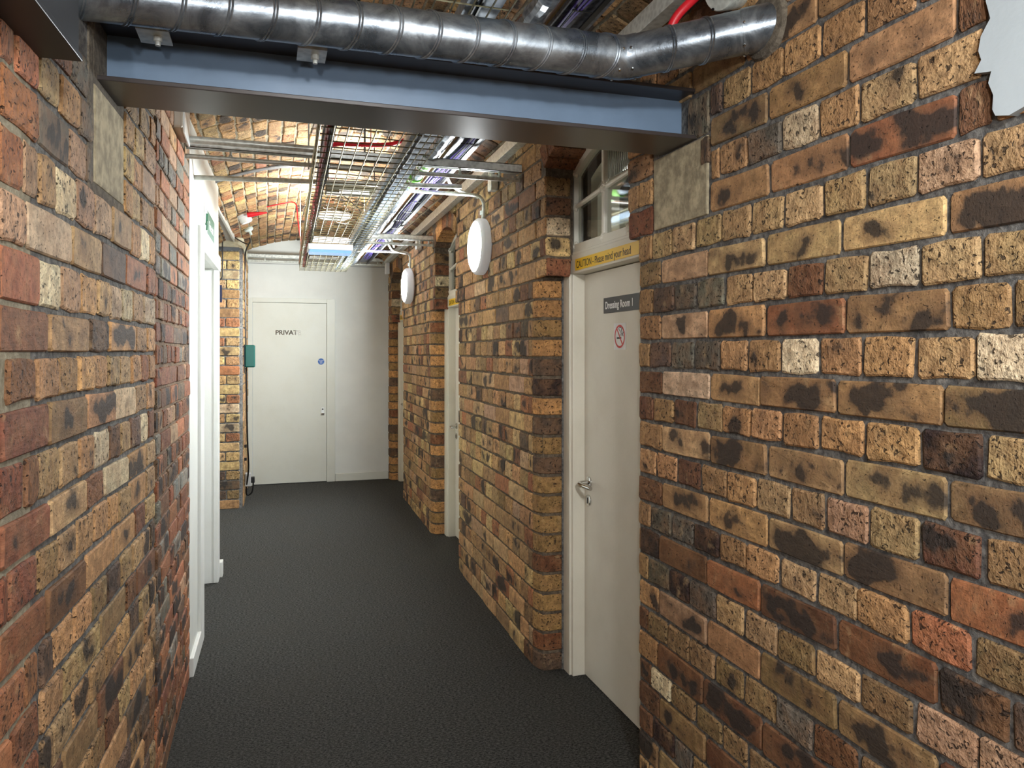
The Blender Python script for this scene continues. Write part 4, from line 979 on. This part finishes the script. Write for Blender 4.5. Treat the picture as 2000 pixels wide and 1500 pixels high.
MB().tube(fillet([(tc(3.6)-.19, 3.55, ZT+.04), (tc(3.6)-.15, 3.60, 2.47), (.56, 3.66, 2.50), (.68, 3.72, 2.56), (.70, 3.75, 2.78)], .05, 5), .011, 10).build('conduit', M_redb, smooth=True, label='red conduit crossing above the wire tray', cat='conduit')
q = random.Random(15); lw = MB()
for i in range(16):
    x, y, z = .22+q.random()*.42, 4.9+q.random()*1.9, 2.44+q.random()*.12; pts = [(x, y, z)]
    for k in range(5): x = min(max(x+q.uniform(-.18, .18), .22), .66); y += q.uniform(-.2, .2); z = min(max(z+q.uniform(-.06, .06), 2.40), 2.60); pts.append((x, y, z))
    lw.tube(sag(pts, 4), .0013, 4)
lw.build('loose_wires', M_blk, kind='stuff', label='tangle of thin loose wires above the wire tray', cat='wires')
q = random.Random(16)
for i, (mt, lab) in enumerate(((M_redcab, 'thin red wire hanging above the near part of the wire tray'), (M_blk, 'thin black wire hanging above the near part of the wire tray'), (M_redcab, 'thin red wire sloping over the wire tray before the batten light'))):
    x, y, z = (.44, 3.3, 2.72) if i < 2 else (.26, 4.2, 2.45); pts = [(x+.08*i if i < 2 else x, y, z)]
    for k in range(4): pts.append((pts[-1][0]+q.uniform(-.02, .05)+(.04 if i == 2 else 0), pts[-1][1]+.10, pts[-1][2]-(.055 if i < 2 else -.02)))
    MB().tube(sag(pts, 5), .0028, 5).build('cable', mt, smooth=True, label=lab, cat='cable')
hk = MB().tube([(.46, 5.2, 2.58), (.60, 5.3, 2.50), (.66, 5.35, 2.42), (.70, 5.9, 2.35)], .004, 6).build('cable', M_blk, smooth=True, label='black cable running down to the right side of the wire tray', cat='cable')

# on the vault, left of the tray
db = empty('vault_clip', (.19, 3.9, 2.74), label='small grey clip plate with a ring on the vault near the wire tray', cat='bracket')
MB().box(.165, .215, 3.86, 3.93, zv(.19)-.014, zv(.19)).build('plate', M_grey, db); MB().lathe([(.018, 0), (.018, .008), (.008, .010), (.008, .016), (0, .016)], (.19, 3.895, zv(.19)-.012), (0, 0, -1), 16).build('ring', M_blk, db)
fa = empty('fire_sounder', (-.19, 6.7, 2.62), label='white fire sounder with a red cable on the left of the vault', cat='alarm')
xa, ya_ = -.185, 6.75; nz = Vector((.42, 0, -1)).normalized(); pa = Vector((xa, ya_, zv(xa)))
MB().lathe([(.060, 0), (.060, .02), (.052, .025), (.050, .06), (.042, .07), (0, .072)], pa, nz, 28).build('housing', M_plastic, fa, smooth=True)
MB().lathe([(.020, -.03), (.022, 0), (.006, .13), (0, .131)], (-.125, 6.66, zv(-.12)-.035), (1, -.1, .16), 14).build('red_cone', M_redb, fa, smooth=True)
pts = [(x, 6.62-.15*(x+.0), zv(x)-.012) for x in (0.0, .08, .16, .205)]+[(.235, 6.55, zv(.235)-.05), (.245, 6.50, 2.60), (.262, 6.40, 2.42), (.275, 6.6, 2.36)]
MB().tube(sag(pts, 5), .0048, 8).build('cable', M_redb, smooth=True, parent=fa)
sd = empty('smoke_detector', (-.17, 7.45, 2.63), label='small pale detector on the vault above the far left brick pier', cat='detector')
pb = Vector((-.165, 7.5, zv(-.165))); MB().lathe([(.040, 0), (.042, .02), (.030, .03), (.014, .036), (.012, .07), (0, .072)], pb, nz, 20).build('housing', plain('pale_green', (206, 218, 212), .4), sd, smooth=True)
MB().tube(sag([(-.15, 7.5, 2.565), (-.155, 7.58, 2.53), (-.20, 7.68, 2.545), (-.30, 7.66, 2.60), (-.31, 7.66, 2.62)], 5), .006, 6).tube(sag([(-.155, 7.58, 2.54), (-.19, 7.72, 2.48), (-.20, 7.8, 2.40), (-.200, 7.86, 2.20), (-.197, 7.88, 1.57)], 6), .007, 8).build('cable', M_blk, smooth=True, label='black cable from the small detector down the side of the far brick pier', cat='cable')
MB().tube(fillet([(-.30, 7.64, 2.605), (-.31, 7.68, 2.585), (-.40, 7.685, 2.58), (-.402, 7.685, 2.20), (-.46, 7.685, 2.17)], .04, 6), .0065, 8).build('cable', M_black, smooth=True, label='dark cable bent down the front of the yellow brick pier', cat='cable')
m = MB()
for oy in (0, .022): m.tube([(x, 5.16+oy+.25*max(0, x+.3), zv(x)-.010) for x in [-.325+.05*k for k in range(14)]], .008, 8)
m.build('conduit', M_grycab, smooth=True, label='pair of thin conduits curving over the vault from the white partition', cat='conduit')
MB().tube([(.275, 3.99, 2.30), (.275, 4.02, zv(.27))], .003, 5).build('drop_rod', M_conduit, tray)
nb = MB().box(-.475, -.405, 7.688, 7.698, 1.975, 2.14).build('notice', M_navy, label='dark navy notice on the yellow brick pier', cat='sign')
# teal call box and its cable on the side of the far pier
cbx = empty('call_box', (-.16, 7.85, 1.46), label='teal plastic box on the side of the far left brick pier', cat='box')
MB().box(-.205, -.108, 7.80, 7.90, 1.352, 1.572).build('case', M_teal, cbx, bevel=.012); MB().box(-.222, -.204, 7.79, 7.91, 1.30, 1.575).build('backplate', M_black, cbx)
MB().tube(sag([(-.192, 7.86, 1.35), (-.188, 7.88, 1.0), (-.180, 7.9, .6), (-.172, 7.95, .35), (-.195, 8.0, .12), (-.180, 8.02, .07), (-.140, 8.02, .10), (-.128, 8.02, .20)], 8), .008, 8).build('cable', M_blk, smooth=True, label='black cable hanging in a loop from the teal box to the socket', cat='cable')
sk = empty('floor_socket', (-.16, 8.02, .2), label='small grey socket with a black plug low beside the end door', cat='socket')
MB().box(-.206, -.150, 7.98, 8.07, .16, .29).build('case', M_grey, sk, bevel=.006); MB().box(-.150, -.115, 8.0, 8.05, .19, .25).build('plug', M_blk, sk, bevel=.006)
for z in (.42, .55): MB().box(-.212, -.190, 7.97, 7.99, z, z+.03).build('cable_clip', M_blk, cbx)
# top right corner: end cap of a second duct and a red cable behind the first
ec = empty('duct_end', (1.2, 1.78, 2.45), label='galvanised end cap above the bend of the duct', cat='duct')
MB().lathe([(.0, 0), (.050, 0), (.053, .004), (.053, .16)], (1.165, 1.775, 2.480), (1, .25, .35), 36).build('cap', M_conduit, ec, smooth=True)
MB().lathe([(.004, 0), (.004, .003), (0, .003)], (1.158, 1.79, 2.435), (-1, -.25, -.35), 8).build('rivet', M_blk, ec)
MB().tube(sag([(1.09, 1.93, 2.36), (1.10, 1.90, 2.44), (1.15, 1.88, 2.50), (1.22, 1.9, 2.56)], 6), .013, 10).build('cable', M_redb, smooth=True, label='thick red cable behind the bend of the duct', cat='cable')

for (x, y, z, ax, lab) in ((-.485, -1.0, 1.86, (1, .25, 0), 'added round light on the left wall behind the view'), (1.25, -.8, 1.86, (-1, .25, 0), 'added round light on the right wall behind the view')):  # added, unseen fittings for the lamps that brighten the near walls
    L = empty('wall_light', (x, y, z), label=lab, cat='light')
    MB().lathe([(.13, -.02), (.150, .012), (.150, .052), (.140, .066)], (x, y, z), ax, 40).build('housing', M_lightbody, L, smooth=True)
    MB().lathe([(.140, .064), (.11, .068), (0, .070)], (x, y, z), ax, 40).build('diffuser', M_ceildiff, L, smooth=True)
# lamps along the vault behind the camera (round ceiling lights, out of view)
for i, (x, y) in enumerate(((.45, -.75), (.45, 1.1))):
    L = empty('ceiling_light', (x, y, 2.75), label='round lit ceiling light behind the view, %s' % ('the rear one' if i == 0 else 'the one nearest the duct'), cat='light')
    if i == 1: bpy.data.objects.remove(L); continue
    MB().lathe([(.17, 0), (.17, .04), (.158, .052)], (.397, -.745, 2.445), (.06, 1, -.06), 40).tube([(.397, -.765, 2.50), (.397, -.765, 2.79)], .01, 8).build('housing', M_lightbody, L, smooth=True)
    MB().lathe([(.155, .050), (.12, .056), (0, .058)], (.397, -.745, 2.445), (.06, 1, -.06), 40).build('diffuser', M_ceildiff, L, smooth=True)
